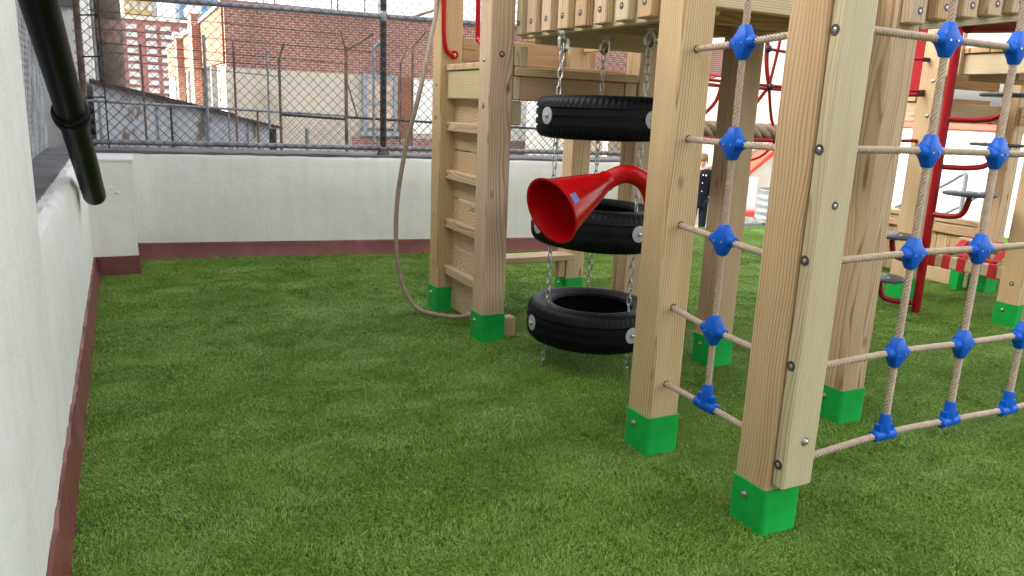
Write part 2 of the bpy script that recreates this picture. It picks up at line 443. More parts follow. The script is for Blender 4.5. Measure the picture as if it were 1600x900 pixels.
class MB:
    def __init__(s): s.V = []; s.F = []
    def add(s, V, F):
        n = len(s.V); s.V += [tuple(v) for v in V]; s.F += [tuple(i + n for i in f) for f in F]
    def box(s, a, b):
        x0, y0, z0 = a; x1, y1, z1 = b
        s.add([(x0, y0, z0), (x1, y0, z0), (x1, y1, z0), (x0, y1, z0), (x0, y0, z1), (x1, y0, z1), (x1, y1, z1), (x0, y1, z1)],
              [(0, 3, 2, 1), (4, 5, 6, 7), (0, 1, 5, 4), (1, 2, 6, 5), (2, 3, 7, 6), (3, 0, 4, 7)])
    def tube(s, pts, r, n=10, caps=True, twist=None):
        pts = [Vector(p) for p in pts]
        rr = r if hasattr(r, '__len__') else [r] * len(pts)
        V = []; F = []
        t0 = (pts[1] - pts[0]).normalized()
        u = t0.orthogonal().normalized()
        dist = 0
        for i, p in enumerate(pts):
            if i == 0: t = t0
            elif i == len(pts) - 1: t = (pts[i] - pts[i - 1]).normalized()
            else: t = (pts[i + 1] - pts[i - 1]).normalized()
            u = (u - t * u.dot(t)).normalized(); v = t.cross(u)
            if i: dist += (pts[i] - pts[i - 1]).length
            for k in range(n):
                a = 2 * pi * k / n
                q = rr[i]
                if twist: q *= 1 + twist[1] * (abs(cos(0.5 * twist[0] * (a - dist * twist[2]))) - 0.6)
                V.append(p + u * (q * cos(a)) + v * (q * sin(a)))
        for i in range(len(pts) - 1):
            for k in range(n):
                k2 = (k + 1) % n
                F.append((i * n + k, i * n + k2, (i + 1) * n + k2, (i + 1) * n + k))
        if caps:
            F.append(tuple(range(n - 1, -1, -1))); m = (len(pts) - 1) * n
            F.append(tuple(m + k for k in range(n)))
        s.add(V, F)
    def lathe(s, prof, n=24, origin=(0, 0, 0), close=False):
        V = []; F = []
        for (r, z) in prof:
            for k in range(n):
                a = 2 * pi * k / n
                V.append((origin[0] + r * cos(a), origin[1] + r * sin(a), origin[2] + z))
        m = len(prof)
        for i in range(m if close else m - 1):
            j = (i + 1) % m
            for k in range(n):
                k2 = (k + 1) % n
                F.append((i * n + k, i * n + k2, j * n + k2, j * n + k))
        s.add(V, F)
    def prism(s, poly, z0, z1, M=None):
        n = len(poly)
        V = [(x, y, z0) for x, y in poly] + [(x, y, z1) for x, y in poly]
        if M is not None: V = [M @ Vector(v) for v in V]
        F = [tuple(range(n - 1, -1, -1)), tuple(range(n, 2 * n))]
        F += [(k, (k + 1) % n, n + (k + 1) % n, n + k) for k in range(n)]
        s.add(V, F)
    def build(s, name, mat, parent=None, loc=None, smooth=False, sharp=None):
        return mesh_obj(name, s.V, s.F, mat, parent, loc, smooth, sharp)
def rrect(w, d, r, seg=3):
    """rounded rectangle outline, counter-clockwise, centred"""
    P = []
    for cx, cy, a0 in ((w / 2 - r, d / 2 - r, 0), (-w / 2 + r, d / 2 - r, 90), (-w / 2 + r, -d / 2 + r, 180), (w / 2 - r, -d / 2 + r, 270)):
        for k in range(seg + 1):
            a = radians(a0 + 90 * k / seg)
            P.append((cx + r * cos(a), cy + r * sin(a)))
    return P
_tc = {}
def timber_mesh(w, d, L, r):
    key = (round(w, 4), round(d, 4), round(L, 4), r)
    if key in _tc: return _tc[key]
    e = min(r, 0.006)
    rings = [(rrect(w - 2 * e, d - 2 * e, max(r - e, 0.001)), 0), (rrect(w, d, r), e), (rrect(w, d, r), L - e), (rrect(w - 2 * e, d - 2 * e, max(r - e, 0.001)), L)]
    n = len(rings[0][0]); V = []; F = []
    for P, z in rings: V += [(x, y, z) for x, y in P]
    for i in range(3):
        F += [(i * n + k, i * n + (k + 1) % n, (i + 1) * n + (k + 1) % n, (i + 1) * n + k) for k in range(n)]
    F.append(tuple(range(n - 1, -1, -1))); F.append(tuple(3 * n + k for k in range(n)))
    me = bpy.data.meshes.new('timber')
    me.from_pydata(V, [], F)
    _tc[key] = me
    return me
AX = {'X': Quaternion((0, 1, 0), pi / 2), 'Y': Quaternion((1, 0, 0), -pi / 2), 'Z': Quaternion()}
_mm = {}
def timber(name, a, b, axis, mat, parent, r=0.006):
    """timber between two opposite corners a, b (world), length along axis; its local Z is the grain"""
    a = Vector(a); b = Vector(b)
    lo = Vector([min(a[i], b[i]) for i in range(3)]); hi = Vector([max(a[i], b[i]) for i in range(3)])
    s = hi - lo; c = (lo + hi) / 2
    if axis == 'Z': w, d, L = s.x, s.y, s.z; p = Vector((c.x, c.y, lo.z))
    elif axis == 'X': w, d, L = s.z, s.y, s.x; p = Vector((lo.x, c.y, c.z))
    else: w, d, L = s.x, s.z, s.y; p = Vector((c.x, lo.y, c.z))
    return timber_raw(name, w, d, L, p, AX[axis], mat, parent, r)
def timber_raw(name, w, d, L, p, q, mat, parent, r=0.006):
    me0 = timber_mesh(w, d, L, min(r, min(w, d) * 0.45))
    key = (me0.name, mat.name)
    if key not in _mm:
        me = me0.copy(); me.materials.clear(); me.materials.append(mat); _mm[key] = me
    pl = p - wloc(parent) if parent else p
    return link(name, _mm[key], parent, pl, q)
def wloc(o):
    v = Vector((0, 0, 0))
    while o is not None:
        v += Vector(o.location); o = o.parent
    return v
def child(name, me, parent, p, q=None):
    """child mesh placed at world point p; parents here are never rotated unless local coordinates are given"""
    return link(name, me, parent, Vector(p) - wloc(parent), q)
def shared(name, mb, mat, smooth=False, sharp=None):
    me = bpy.data.meshes.new(name)
    me.from_pydata(mb.V, [], mb.F); me.materials.append(mat)
    if smooth:
        me.polygons.foreach_set('use_smooth', [True] * len(me.polygons))
        if sharp: me.set_sharp_from_angle(angle=radians(sharp))
    return me
def arc(c, r, a0, a1, u, v, n=8):
    c = Vector(c); u = Vector(u); v = Vector(v)
    return [c + u * (r * cos(a0 + (a1 - a0) * k / n)) + v * (r * sin(a0 + (a1 - a0) * k / n)) for k in range(n + 1)]
def smooth_path(P, sub=8):
    P = [Vector(p) for p in P]; out = []
    for i in range(len(P) - 1):
        p0 = P[max(i - 1, 0)]; p1 = P[i]; p2 = P[i + 1]; p3 = P[min(i + 2, len(P) - 1)]
        for k in range(sub):
            t = k / sub
            out.append(0.5 * ((2 * p1) + (p2 - p0) * t + (2 * p0 - 5 * p1 + 4 * p2 - p3) * t * t + (3 * p1 - p0 - 3 * p2 + p3) * t ** 3))
    out.append(P[-1]); return out
def resample(P, step):
    P = [Vector(p) for p in P]; out = [P[0]]; acc = 0
    for a, b in zip(P, P[1:]):
        L = (b - a).length; d = step - acc
        while d <= L:
            out.append(a + (b - a) * (d / L)); d += step
        acc = L - (d - step)
    if (out[-1] - P[-1]).length > step * 0.3: out.append(P[-1])
    return out
def rope_mesh(mb, pts, r, step=0.0032, n=25, strands=5, lay=92.0):
    mb.tube(resample(pts, step), r, n, True, (strands, 0.72, lay))

# small shared hardware (local +X is outward)
b_ = MB(); b_.tube([(-0.004, 0, 0), (0.003, 0, 0), (0.003, 0, 0), (0.008, 0, 0), (0.011, 0, 0)], [0.014, 0.014, 0.0095, 0.0085, 0.003], 10)
BOLT = shared('bolt', b_, BOLTM, True, 40)
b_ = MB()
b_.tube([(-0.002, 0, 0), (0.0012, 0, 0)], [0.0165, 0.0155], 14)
RECESS_SHADE = shared('recess_shade_disc', b_, DARKM)  # raised dark disc; the recess's shade is put into its colour
b_ = MB(); b_.tube([(-0.002, 0, 0), (0.0022, 0, 0), (0.0035, 0, 0)], [0.0072, 0.0068, 0.004], 8)
SCREW = shared('screw_head', b_, BOLTM)
QN = {'-X': Quaternion((0, 0, 1), pi), '-Y': Quaternion((0, 0, 1), -pi / 2), '+X': Quaternion(), '+Y': Quaternion((0, 0, 1), pi / 2), '-Z': Quaternion((0, 1, 0), pi / 2), '+Z': Quaternion((0, 1, 0), -pi / 2)}
def screw_on(parent, p, face, s=1.0, localrot=None):
    """screw on a dark disc coloured as recess shade: parent object may be rotated (timbers), so convert to its local frame"""
    Mi = parent_matrix(parent).inverted()
    for nm, me in (('screw_shade_disc', RECESS_SHADE), ('screw', SCREW)):
        o = link(nm, me, parent)
        o.matrix_basis = Mi @ (Matrix.Translation(Vector(p)) @ QN[face].to_matrix().to_4x4() @ Matrix.Scale(s, 4))
def bolt_on(parent, p, face, s=1.0):
    o = link('bolt', BOLT, parent)
    o.matrix_basis = parent_matrix(parent).inverted() @ (Matrix.Translation(Vector(p)) @ QN[face].to_matrix().to_4x4() @ Matrix.Scale(s, 4))
def local_basis(o):
    q = o.rotation_quaternion if o.rotation_mode == 'QUATERNION' else o.rotation_euler.to_quaternion()
    return Matrix.Translation(o.location) @ q.to_matrix().to_4x4()
def parent_matrix(o):
    m = local_basis(o)
    while o.parent is not None:
        o = o.parent; m = local_basis(o) @ m
    return m
def put_world(name, me, parent, Mw):
    o = link(name, me, parent)
    o.matrix_basis = parent_matrix(parent).inverted() @ Mw
    return o

# ================================================================== THE SETTING
WA = Vector((0.08, 6.68, 0)); WB = Vector((3.40, 6.18, 0))
wdir = (WB - WA).normalized(); wnor = Vector((-wdir.y, wdir.x, 0))
def wp(x, off, z):
    """point on the back parapet's line at world X = x, off metres behind its face"""
    t = (x - WA.x) / wdir.x
    p = WA + wdir * t + wnor * off
    return Vector((p.x, p.y, z))
# ground sheets
g = MB(); g.box((-600, -300, -14.2), (600, 900, -14.0))
tag(g.build('city_ground', CITY), 'grey city ground far below the roof', 'ground', kind='structure')
TURFPOLY = [(-0.25, -5.0), (9.4, -5.0), (9.4, 6.25), (7.3, 6.70), (6.0, 6.97), (4.72, 7.24), (4.72, 5.95), (0.02, 6.66), (-0.25, 6.66)]
g = MB(); g.prism(TURFPOLY, -1.15, 0.0)
tag(g.build('turf_ground', TURF), 'flat artificial turf base covering the roof', 'turf', kind='structure')
g = MB(); g.box((-0.25, -5.2, -1.5), (16.5, 16.5, -1.16))
tag(g.build('lower_terrace', STONE), 'pale lower terrace floor beyond the turf edge', 'terrace', kind='structure')

# turf pile: one mass of blades
def blade_patch(R=0.15, n=2300):
    V = []; F = []
    for i in range(n):
        r = R * sqrt(random.random()); a = random.random() * 2 * pi
        x = r * cos(a); y = r * sin(a)
        th = random.random() * 2 * pi
        lean = random.uniform(0.15, 1.0); h = random.uniform(0.010, 0.019); w = random.uniform(0.0007, 0.0011)
        dx, dy = cos(th), sin(th); px_, py_ = -dy * w, dx * w
        tipx = x + dx * h * lean + 0.006; tipy = y + dy * h * lean
        mx_ = x + dx * h * lean * 0.32; my_ = y + dy * h * lean * 0.32
        k = len(V)
        V += [(x - px_, y - py_, 0), (x + px_, y + py_, 0), (mx_ + px_, my_ + py_, h * 0.6), (mx_ - px_, my_ - py_, h * 0.6), (tipx, tipy, h * random.uniform(0.8, 1.0))]
        F += [(k, k + 1, k + 2, k + 3), (k + 3, k + 2, k + 4)]
    me = bpy.data.meshes.new('blade_patch'); me.from_pydata(V, [], F); me.materials.append(BLADE)
    return bpy.data.objects.new('blade_patch', me)
def inside(p, poly):
    c = False; j = len(poly) - 1
    for i in range(len(poly)):
        if (poly[i][1] > p[1]) != (poly[j][1] > p[1]) and p[0] < (poly[j][0] - poly[i][0]) * (p[1] - poly[i][1]) / (poly[j][1] - poly[i][1]) + poly[i][0]: c = not c
        j = i
    return c
patch = blade_patch()
GP = [(-0.25, -0.3), (9.4, -0.3), (9.4, 6.25), (7.3, 6.70), (4.72, 7.24), (4.72, 5.95), (0.02, 6.66), (-0.25, 6.66)]
pts = []
sp_ = 0.118
for iy in range(int(7.7 / sp_)):
    for ix in range(int(9.8 / sp_)):
        p = (-0.25 + (ix + random.uniform(-0.1, 1.1)) * sp_, -0.35 + (iy + random.uniform(-0.1, 1.1)) * sp_)
        if p[0] < -0.165: p = (-0.165 + random.uniform(0, 0.03), p[1])
        if inside(p, GP) and (p[1] < 6.5 or p[0] > 4.8): pts.append((p[0], p[1], 0.0))
gm = bpy.data.meshes.new('grass'); gm.from_pydata(pts, [], [])
grass = link('grass', gm)
tag(grass, 'short green artificial grass pile covering the play roof', 'grass', kind='stuff')
ng = bpy.data.node_groups.new('turf_pile', 'GeometryNodeTree')
ng.interface.new_socket('Geometry', in_out='INPUT', socket_type='NodeSocketGeometry')
ng.interface.new_socket('Geometry', in_out='OUTPUT', socket_type='NodeSocketGeometry')
gi = ng.nodes.new('NodeGroupInput'); go = ng.nodes.new('NodeGroupOutput')
iop = ng.nodes.new('GeometryNodeInstanceOnPoints')
oinf = ng.nodes.new('GeometryNodeObjectInfo'); oinf.inputs['Object'].default_value = patch
rv = ng.nodes.new('FunctionNodeRandomValue'); rv.data_type = 'FLOAT_VECTOR'
rv.inputs[0].default_value = (-0.06, -0.06, 0); rv.inputs[1].default_value = (0.06, 0.06, 6.283)
rs = ng.nodes.new('FunctionNodeRandomValue'); rs.data_type = 'FLOAT'
rs.inputs[2].default_value = 0.85; rs.inputs[3].default_value = 1.15
ng.links.new(gi.outputs[0], iop.inputs['Points'])
ng.links.new(oinf.outputs['Geometry'], iop.inputs['Instance'])
ng.links.new(rv.outputs[0], iop.inputs['Rotation'])
ng.links.new(rs.outputs[1], iop.inputs['Scale'])
ng.links.new(iop.outputs[0], go.inputs[0])
md = grass.modifiers.new('pile', 'NODES'); md.node_group = ng

# -------- walls
def extrude_profile(name, prof, stations, mat, parent, jit=0.0, jverts=None, closed=True):
    """profile [(a,z)] swept through stations: list of functions (a,z)->point"""
    V = []; F = []; n = len(prof)
    for si, st in enumerate(stations):
        for k, (a, z) in enumerate(prof):
            ja = jz = 0
            if jit and 0 < si < len(stations) - 1 and (jverts is None or k in jverts):
                ja = random.uniform(-jit, jit); jz = random.uniform(-jit, jit)
            V.append(st(a + ja * 0.4, z + jz))
    for i in range(len(stations) - 1):
        for k in range(n if closed else n - 1):
            k2 = (k + 1) % n
            F.append((i * n + k, i * n + k2, (i + 1) * n + k2, (i + 1) * n + k))
    F.append(tuple(range(n))); F.append(tuple((len(stations) - 1) * n + k for k in range(n - 1, -1, -1)))
    loc = wloc(parent) if parent else Vector((0, 0, 0))
    return mesh_obj(name, [Vector(v) - loc for v in V], F, mat, parent, smooth=True, sharp=35)
# low parapet on the camera's side wall
lw = empty('parapet_wall', (-0.4, 4.6, 0), 'low white stucco parapet with dark grey coping beside the black pipe', 'wall')
ys = [2.62 + (6.75 - 2.62) * k / 60 for k in range(61)]
extrude_profile('wall_body', [(-0.56, -0.3), (-0.24, -0.3), (-0.24, 0.0), (-0.243, 0.4), (-0.245, 0.77), (-0.262, 0.83), (-0.29, 0.848), (-0.335, 0.845), (-0.56, 0.845)],
                [(lambda a, z, y=y: Vector((a, y, z))) for y in ys], STUCCO, lw, 0.006, (4, 5, 6, 7))
extrude_profile('coping', [(-0.60, 0.848), (-0.325, 0.849), (-0.325, 0.862), (-0.60, 0.866)], [(lambda a, z, y=y: Vector((a, y, z))) for y in ys[1:]], COPING, lw, 0.005, (1, 2))
extrude_profile('flashing', [(-0.243, 0.0), (-0.205, 0.0), (-0.222, 0.06), (-0.229, 0.146), (-0.243, 0.150)],
                [(lambda a, z, y=y: Vector((a, y, z))) for y in ys[:-9]], FLASH, lw, 0.009, (3, 4))
tw = empty('stucco_wall', (-0.5, 0, 0), 'tall white stucco wall at the left edge of the picture', 'wall')
ys2 = [-5 + (2.62 + 5) * k / 90 for k in range(91)]
extrude_profile('wall_body', [(-0.80, -0.3), (-0.24, -0.3), (-0.24, 0.0), (-0.24, 1.6), (-0.24, 3.4), (-0.80, 3.4)],
                [(lambda a, z, y=y: Vector((a, y, z))) for y in ys2], STUCCO, tw)
extrude_profile('flashing', [(-0.243, 0.0), (-0.205, 0.0), (-0.222, 0.06), (-0.229, 0.146), (-0.243, 0.150)],
                [(lambda a, z, y=y: Vector((a, y, z))) for y in ys2], FLASH, tw, 0.010, (3, 4))
# back parapet
bw = empty('parapet_wall', (2.3, 6.4, 0), 'low white stucco parapet under the chain link fence behind the ladder', 'wall')
xs = [-0.5 + (4.72 + 0.5) * k / 60 for k in range(61)]
extrude_profile('wall_body', [(0, -0.3), (0.0, 0.0), (0.003, 0.5), (0.0, 0.80), (0.012, 0.826), (0.04, 0.832), (0.34, 0.832), (0.34, -0.3)],
                [(lambda a, z, x=x: wp(x, a, z)) for x in xs], STUCCO, bw, 0.004, (3, 4, 5))
extrude_profile('coping', [(0.03, 0.834), (0.03, 0.850), (0.38, 0.860), (0.38, 0.834)], [(lambda a, z, x=x: wp(x, a, z)) for x in xs], COPING, bw, 0.003, (1,))
extrude_profile('flashing', [(0.004, 0.0), (-0.055, 0.0), (-0.030, 0.045), (-0.016, 0.122), (0.004, 0.130)],
                [(lambda a, z, x=x: wp(x, a, z)) for x in xs if x > -0.08], FLASH, bw, 0.005, (2, 3))
# corner pier
cp = empty('wall_pier', (-0.1, 6.3, 0), 'white stucco corner pier below the end of the black pipe', 'wall')
extrude_profile('pier_body', [(-0.245, -0.2), (0.046, -0.2), (0.046, 0.0), (0.043, 0.4), (0.045, 0.812), (0.036, 0.824), (-0.245, 0.824)],
                [(lambda a, z, y=y: Vector((a, y, z))) for y in (6.05, 6.058, 6.25, 6.45, 6.68)], STUCCO, cp, 0.003, (3, 4, 5))
pc = MB(); pc.box((-0.20, 6.043, 0.824), (0.056, 6.64, 0.836)); pc.build('pier_cap', STUCCO, cp, -wloc(cp))
pf = MB()
pf.prism([(-0.245, 6.044), (-0.20, 6.036), (0.052, 6.036), (0.056, 6.05), (0.053, 6.62), (0.044, 6.62), (0.044, 6.049), (-0.245, 6.049)], 0.0, 0.150)
pf.build('flashing', FLASH, cp, -wloc(cp))
for (x, z, r) in ((-0.165, 0.60, 0.013), (-0.06, 0.605, 0.012), (-0.10, 0.635, 0.010), (-0.20, 0.58, 0.010)):
    lm = MB(); lm.lathe([(r, 0), (r * 0.9, 0.006), (r * 0.5, 0.011), (0.0005, 0.013)], 10)
    me = shared('paint_lump', lm, STUCCO, True)
    put_world('paint_lump', me, cp, Matrix.Translation((x, 6.05, z)) @ QN['-Y'].to_matrix().to_4x4() @ Matrix.Rotation(pi / 2, 4, 'Y'))

# -------- black drain pipe
pa = Vector((-0.168, 5.02, 0.705)); pb = Vector((-0.235, 2.70, 1.80))
dp = empty('drain_pipe', pa, 'thick black drain pipe sloping down over the low parapet', 'pipe')
d = (pb - pa)
mbp = MB(); mbp.tube([d * t for t in (0, 0.004, 0.2, 0.5, 1.0)], [0.056, 0.060, 0.060, 0.060, 0.060], 28, False)
mbp.tube([d * 0.999, d * 0.0 + d.normalized() * 0.004], [0.052, 0.052], 28, False)
mbp.build('pipe_body', PIPE, dp, smooth=True, sharp=40)
t0 = 0.445
cm = MB(); u = d.normalized(); c0 = d * t0
cm.tube([c0 - u * 0.085, c0 - u * 0.082, c0 - u * 0.045, c0 - u * 0.04, c0 + u * 0.012, c0 + u * 0.018, c0 + u * 0.045, c0 + u * 0.052], [0.060, 0.066, 0.067, 0.076, 0.078, 0.072, 0.071, 0.060], 28, False)
cm.build('coupling', PIPE, dp, smooth=True, sharp=40)
bm_ = MB(); bm_.tube([(-0.085, 0.1, 0.05), (-0.03, 0.1, 0.0)], 0.012, 8); bm_.build('wall_bracket', PIPE, dp)

# -------- chain link fences
def chain_link(P, U, L, z0, z1, pitch, r, N):
    """two families of crossing diagonal wires on the rectangle P + U*s (0..L), z0..z1; N = face normal"""
    mb = MB(); H = z1 - z0
    for fam in (1, -1):
        k = -int(H / pitch) - 1
        while k * pitch < L + H:
            s0 = k * pitch
            if fam == 1: a = max(0, -s0); b = min(H, L - s0)
            else: a = max(0, s0 - L); b = min(H, s0)
            if b > a + 1e-3:
                q = []
                m = max(2, int((b - a) / 0.5) + 1)
                for i in range(m + 1):
                    h = a + (b - a) * i / m
                    s = s0 + h if fam == 1 else s0 - h
                    q.append(P + U * s + N * (fam * r * 0.8 + 0.006 * sin(s * 2.1) * sin(h * 3.3)) + Vector((0, 0, z0 + h)))
                mb.tube(q, r, 4, False)
            k += 1
    return mb
def fence_thing(name, loc, label):
    return empty(name, loc, label, 'fence')
fn = fence_thing('chain_link_fence', wp(2.0, 0.13, 0.86), 'chain link fence standing on the back parapet with dark post')
fl = wloc(fn)
P0 = wp(-0.30, 0.13, 0); P1 = wp(4.66, 0.13, 0); FLn = (P1 - P0).length; FU = (P1 - P0).normalized()
o = chain_link(P0 - fl, FU, FLn, 0.872, 2.85, 0.0775, 0.0030, wnor).build('wire_mesh', FENCEW, fn); o['kind'] = 'stuff'
for z, r in ((0.908, 0.021), (1.995, 0.021), (2.85, 0.019)):
    mb = MB(); mb.tube([P0 - fl + Vector((0, 0, z)) + wnor * 0.022, P1 - fl + Vector((0, 0, z)) + wnor * 0.022], r, 12); mb.build('rail', FENCEP, fn, smooth=True, sharp=50)
for x, r, m, top in ((-0.27, 0.024, RUST, 2.9), (2.0, 0.028, DARKP, 2.95), (4.45, 0.028, DARKP, 2.95)):
    q = wp(x, 0.16, 0) - fl
    mb = MB(); mb.tube([q + Vector((0, 0, 0.855)), q + Vector((0, 0, top))], r, 14); mb.build('post', m, fn, smooth=True, sharp=50)
    if x == 2.0:
        mb = MB(); mb.tube([q + Vector((0, 0, 1.955)), q + Vector((0, 0, 1.975)), q + Vector((0, 0, 2.025)), q + Vector((0, 0, 2.035))], [0.030, 0.036, 0.036, 0.030], 14); mb.build('rail_clamp', FENCEP, fn, smooth=True, sharp=40)
        mb = MB(); mb.tube([q + Vector((0, 0, 0.856)), q + Vector((0, 0, 0.872)), q + Vector((0, 0, 0.90))], [0.06, 0.05, 0.03], 12); mb.build('post_foot', BARK, fn, smooth=True, sharp=40)
q = wp(-0.12, 0.14, 0) - fl
mb = MB(); mb.tube([q + Vector((0, 0, 0.86)), q + Vector((0, 0, 2.8))], 0.006, 6); mb.build('tension_bar', DARKP, fn)
for z in (1.25, 1.55, 1.85):
    mb = MB(); mb.tube([q + Vector((0, -0.01, z)), q + Vector((-0.15, 0.03, z - 0.01))], 0.006, 6); mb.build('tie_band', DARKP, fn)

fs = fence_thing('chain_link_fence', (-0.50, 4.6, 0.86), 'chain link fence on the side parapet seen edge on behind the pipe')
fl = wloc(fs)
o = chain_link(Vector((-0.50, 2.66, 0)) - fl, Vector((0, 1, 0)), 4.05, 0.875, 2.85, 0.0775, 0.0030, Vector((1, 0, 0))).build('wire_mesh', FENCEL, fs); o['kind'] = 'stuff'
for z in (0.915, 2.0, 2.85):
    mb = MB(); mb.tube([Vector((-0.525, 2.65, z)) - fl, Vector((-0.525, 6.7, z)) - fl], 0.018, 10); mb.build('rail', FENCEP, fs, smooth=True, sharp=50)
for y in (2.70, 4.7, 6.62):
    mb = MB(); mb.tube([Vector((-0.54, y, 0.86)) - fl, Vector((-0.54, y, 2.9)) - fl], 0.026, 12); mb.build('post', FENCEP, fs, smooth=True, sharp=50)

# second, older fence behind the parapet
fo = fence_thing('security_fence', (1.4, 8.0, -3.0), 'rusty older fence with cranked post tops beyond the parapet')
fl = wloc(fo)
def bar(name, pts, r, mat, n=8):
    mb = MB(); mb.tube([Vector(p) - fl for p in pts], r, n); return mb.build(name, mat, fo, smooth=True, sharp=50)
o = chain_link(Vector((-0.3, 8.03, 0)) - fl, Vector((1, 0, 0)), 6.3, -0.6, 1.16, 0.095, 0.0022, Vector((0, 1, 0))).build('wire_mesh', FENCEW, fo); o['kind'] = 'stuff'
for p, q in (((-0.3, 8, 1.205), (2.07, 8, 1.145)), ((2.07, 8, 1.13), (6.0, 8, 1.02)), ((1.42, 8, 1.135), (2.06, 8, 1.11))):
    bar('rail', [p, q], 0.013, FENCEP if p[0] < 0 else DARKP)
for x, zt, arm, r, m in ((-0.17, 1.19, None, 0.014, GREYP), (0.20, 1.72, None, 0.010, RUST), (0.42, 1.17, None, 0.010, DARKP), (0.74, 1.84, None, 0.016, GREYP), (0.93, 1.13, None, 0.009, GREYP), (1.20, 1.16, None, 0.010, RUST), (1.0, 1.80, None, 0.011, RUST),
                         (1.31, 1.72, None, 0.011, GREYP), (1.42, 1.68, (0.05, 0.14), 0.014, RUST), (2.08, 1.80, (0.28, 0.17), 0.019, RUST), (2.37, 1.84, (0.12, 0.12), 0.017, GREYP), (2.79, 1.88, (0.14, 0.16), 0.014, RUST), (2.66, 1.70, (0.07, 0.18), 0.010, RUST), (3.6, 1.7, (0.12, 0.12), 0.016, RUST), (4.6, 1.66, (0.12, 0.12), 0.016, GREYP), (5.6, 1.6, (0.12, 0.12), 0.016, RUST)):
    bar('post', [(x, 8.0, -3.0), (x, 8.0, zt)], r, m, 10)
    if arm: bar('cranked_arm', [(x, 8.0, zt - 0.01), (x + arm[0], 7.98, zt + arm[1])], r * 0.75, m)
bar('cranked_arm', [(2.08, 8.0, 1.79), (2.03, 8.0, 1.98)], 0.011, RUST)
bar('brace', [(2.10, 8.0, 1.45), (2.2, 8.0, 1.12)], 0.009, RUST)
for z0_, z1_, x0_, x1_ in ((1.555, 1.50, 0.15, 1.45), (1.71, 1.66, -0.1, 2.1), (1.83, 1.79, -0.2, 2.4), (1.98, 1.94, -0.2, 2.0), (1.63, 1.60, -0.1, 1.4)):
    bar('barbed_wire', [(x0_, 8.0, z0_), (x1_, 8.0, z1_)], 0.0035, DARKP, 5)
for (x, zt, r, m) in ((1.24, 1.02, 0.032, DARKP), (1.55, 1.03, 0.020, GREYP)):
    bar('short_post', [(x, 7.4, -3.0), (x, 7.4, zt)], r, m, 10)

# -------- neighbour blocks on the camera's side; the tall unseen one is added to keep low sun off the roof
nb = empty('grey_building', (-4, 3, -14), 'grey rendered building behind the side fence and black pipe', 'building')
mb = MB(); mb.box((-6, -14, 0), (-1.15, 9.9, 16.9)); mb.build('wall', GREYWALL, nb, Vector((4, -3, 0)))
mb = MB(); mb.box((-6, 9.901, 0), (-0.315, 15.2, 16.9)); mb.build('wall', GREYWALL, nb, Vector((4, -3, 0)))
mb = MB(); mb.box((-6.1, -14.1, 16.9), (-0.25, 15.3, 17.1)); mb.build('roof', COPING, nb, Vector((4, -3, 0)))
tb = empty('unseen_shade_block', (-15, 0, -14), 'unseen tall grey block beyond the low grey building, added to shade the roof', 'building')
mb = MB(); mb.box((-8, -25, 0), (6, 20.0, 23.6)); mb.build('wall', GREYWALL, tb)
mb = MB(); mb.box((-8.2, -25.2, 23.6), (6.2, 20.2, 23.8)); mb.build('roof', COPING, tb)
w = MB(); w.box((-0.62, 9.84, 16.23), (-0.40, 9.92, 17.6)); wo_ = w.build('window', FRAME, nb, Vector((4, -3, 0)))
w = MB(); w.box((-0.59, 9.83, 16.27), (-0.43, 9.86, 17.55)); w.build('pane', PANE, wo_)
w = MB(); w.box((-0.66, 9.80, 16.15), (-0.37, 9.95, 16.23)); w.build('sill', COPING, wo_)

# -------- shed with sloping roof
sh = empty('shed', (0.7, 10.0, -14), 'pale grey shed with brown sloping roof and rust stains', 'shed')
def shp(x, y, z): return Vector((x, y, z)) - wloc(sh)
n_ = 24
def shz(x): return 1.375 - 0.217 * (x + 0.24)
mb = MB(); mb.add([shp(-0.24, 9.3, -14), shp(1.60, 9.3, -14), shp(1.60, 9.3, shz(1.60) - 0.02), shp(-0.24, 9.3, shz(-0.24) - 0.02), shp(-0.24, 12, -14), shp(1.60, 12, -14), shp(1.60, 12, shz(1.60) - 0.02), shp(-0.24, 12, shz(-0.24) - 0.02)],
                  [(0, 1, 2, 3), (5, 4, 7, 6), (1, 5, 6, 2), (4, 0, 3, 7), (3, 2, 6, 7), (0, 4, 5, 1)])
mb.build('wall', SHEDM, sh)
for (x0_, x1_, dz, th, y0_) in ((-0.27, 1.66, 0.0, 0.030, 9.22), (-0.27, 1.15, 0.030, 0.022, 9.26)):
    mb = MB(); a0 = shz(x0_) + dz; a1 = shz(x1_) + dz
    mb.add([shp(x0_, y0_, a0 - 0.02), shp(x1_, y0_, a1 - 0.02), shp(x1_, y0_, a1 - 0.02 + th), shp(x0_, y0_, a0 - 0.02 + th), shp(x0_, 12.1, a0 - 0.02), shp(x1_, 12.1, a1 - 0.02), shp(x1_, 12.1, a1 - 0.02 + th), shp(x0_, 12.1, a0 - 0.02 + th)],
           [(0, 1, 2, 3), (5, 4, 7, 6), (1, 5, 6, 2), (4, 0, 3, 7), (3, 2, 6, 7), (0, 4, 5, 1)])
    mb.build('roof', ROOFM, sh)
for x in (0.35, 0.83, 1.28):
    mb = MB(); mb.box(shp(x - 0.008, 9.285, -14), shp(x + 0.008, 9.30, shz(x) - 0.03)); mb.build('seam', FENCEP, sh)
mb = MB(); mb.tube([shp(-0.40, 9.55, -14), shp(-0.40, 9.55, 1.30)], 0.10, 12); mb.build('gap_shade', DARKP, sh)  # dark cylinder standing in for the shaded gap beside the shed

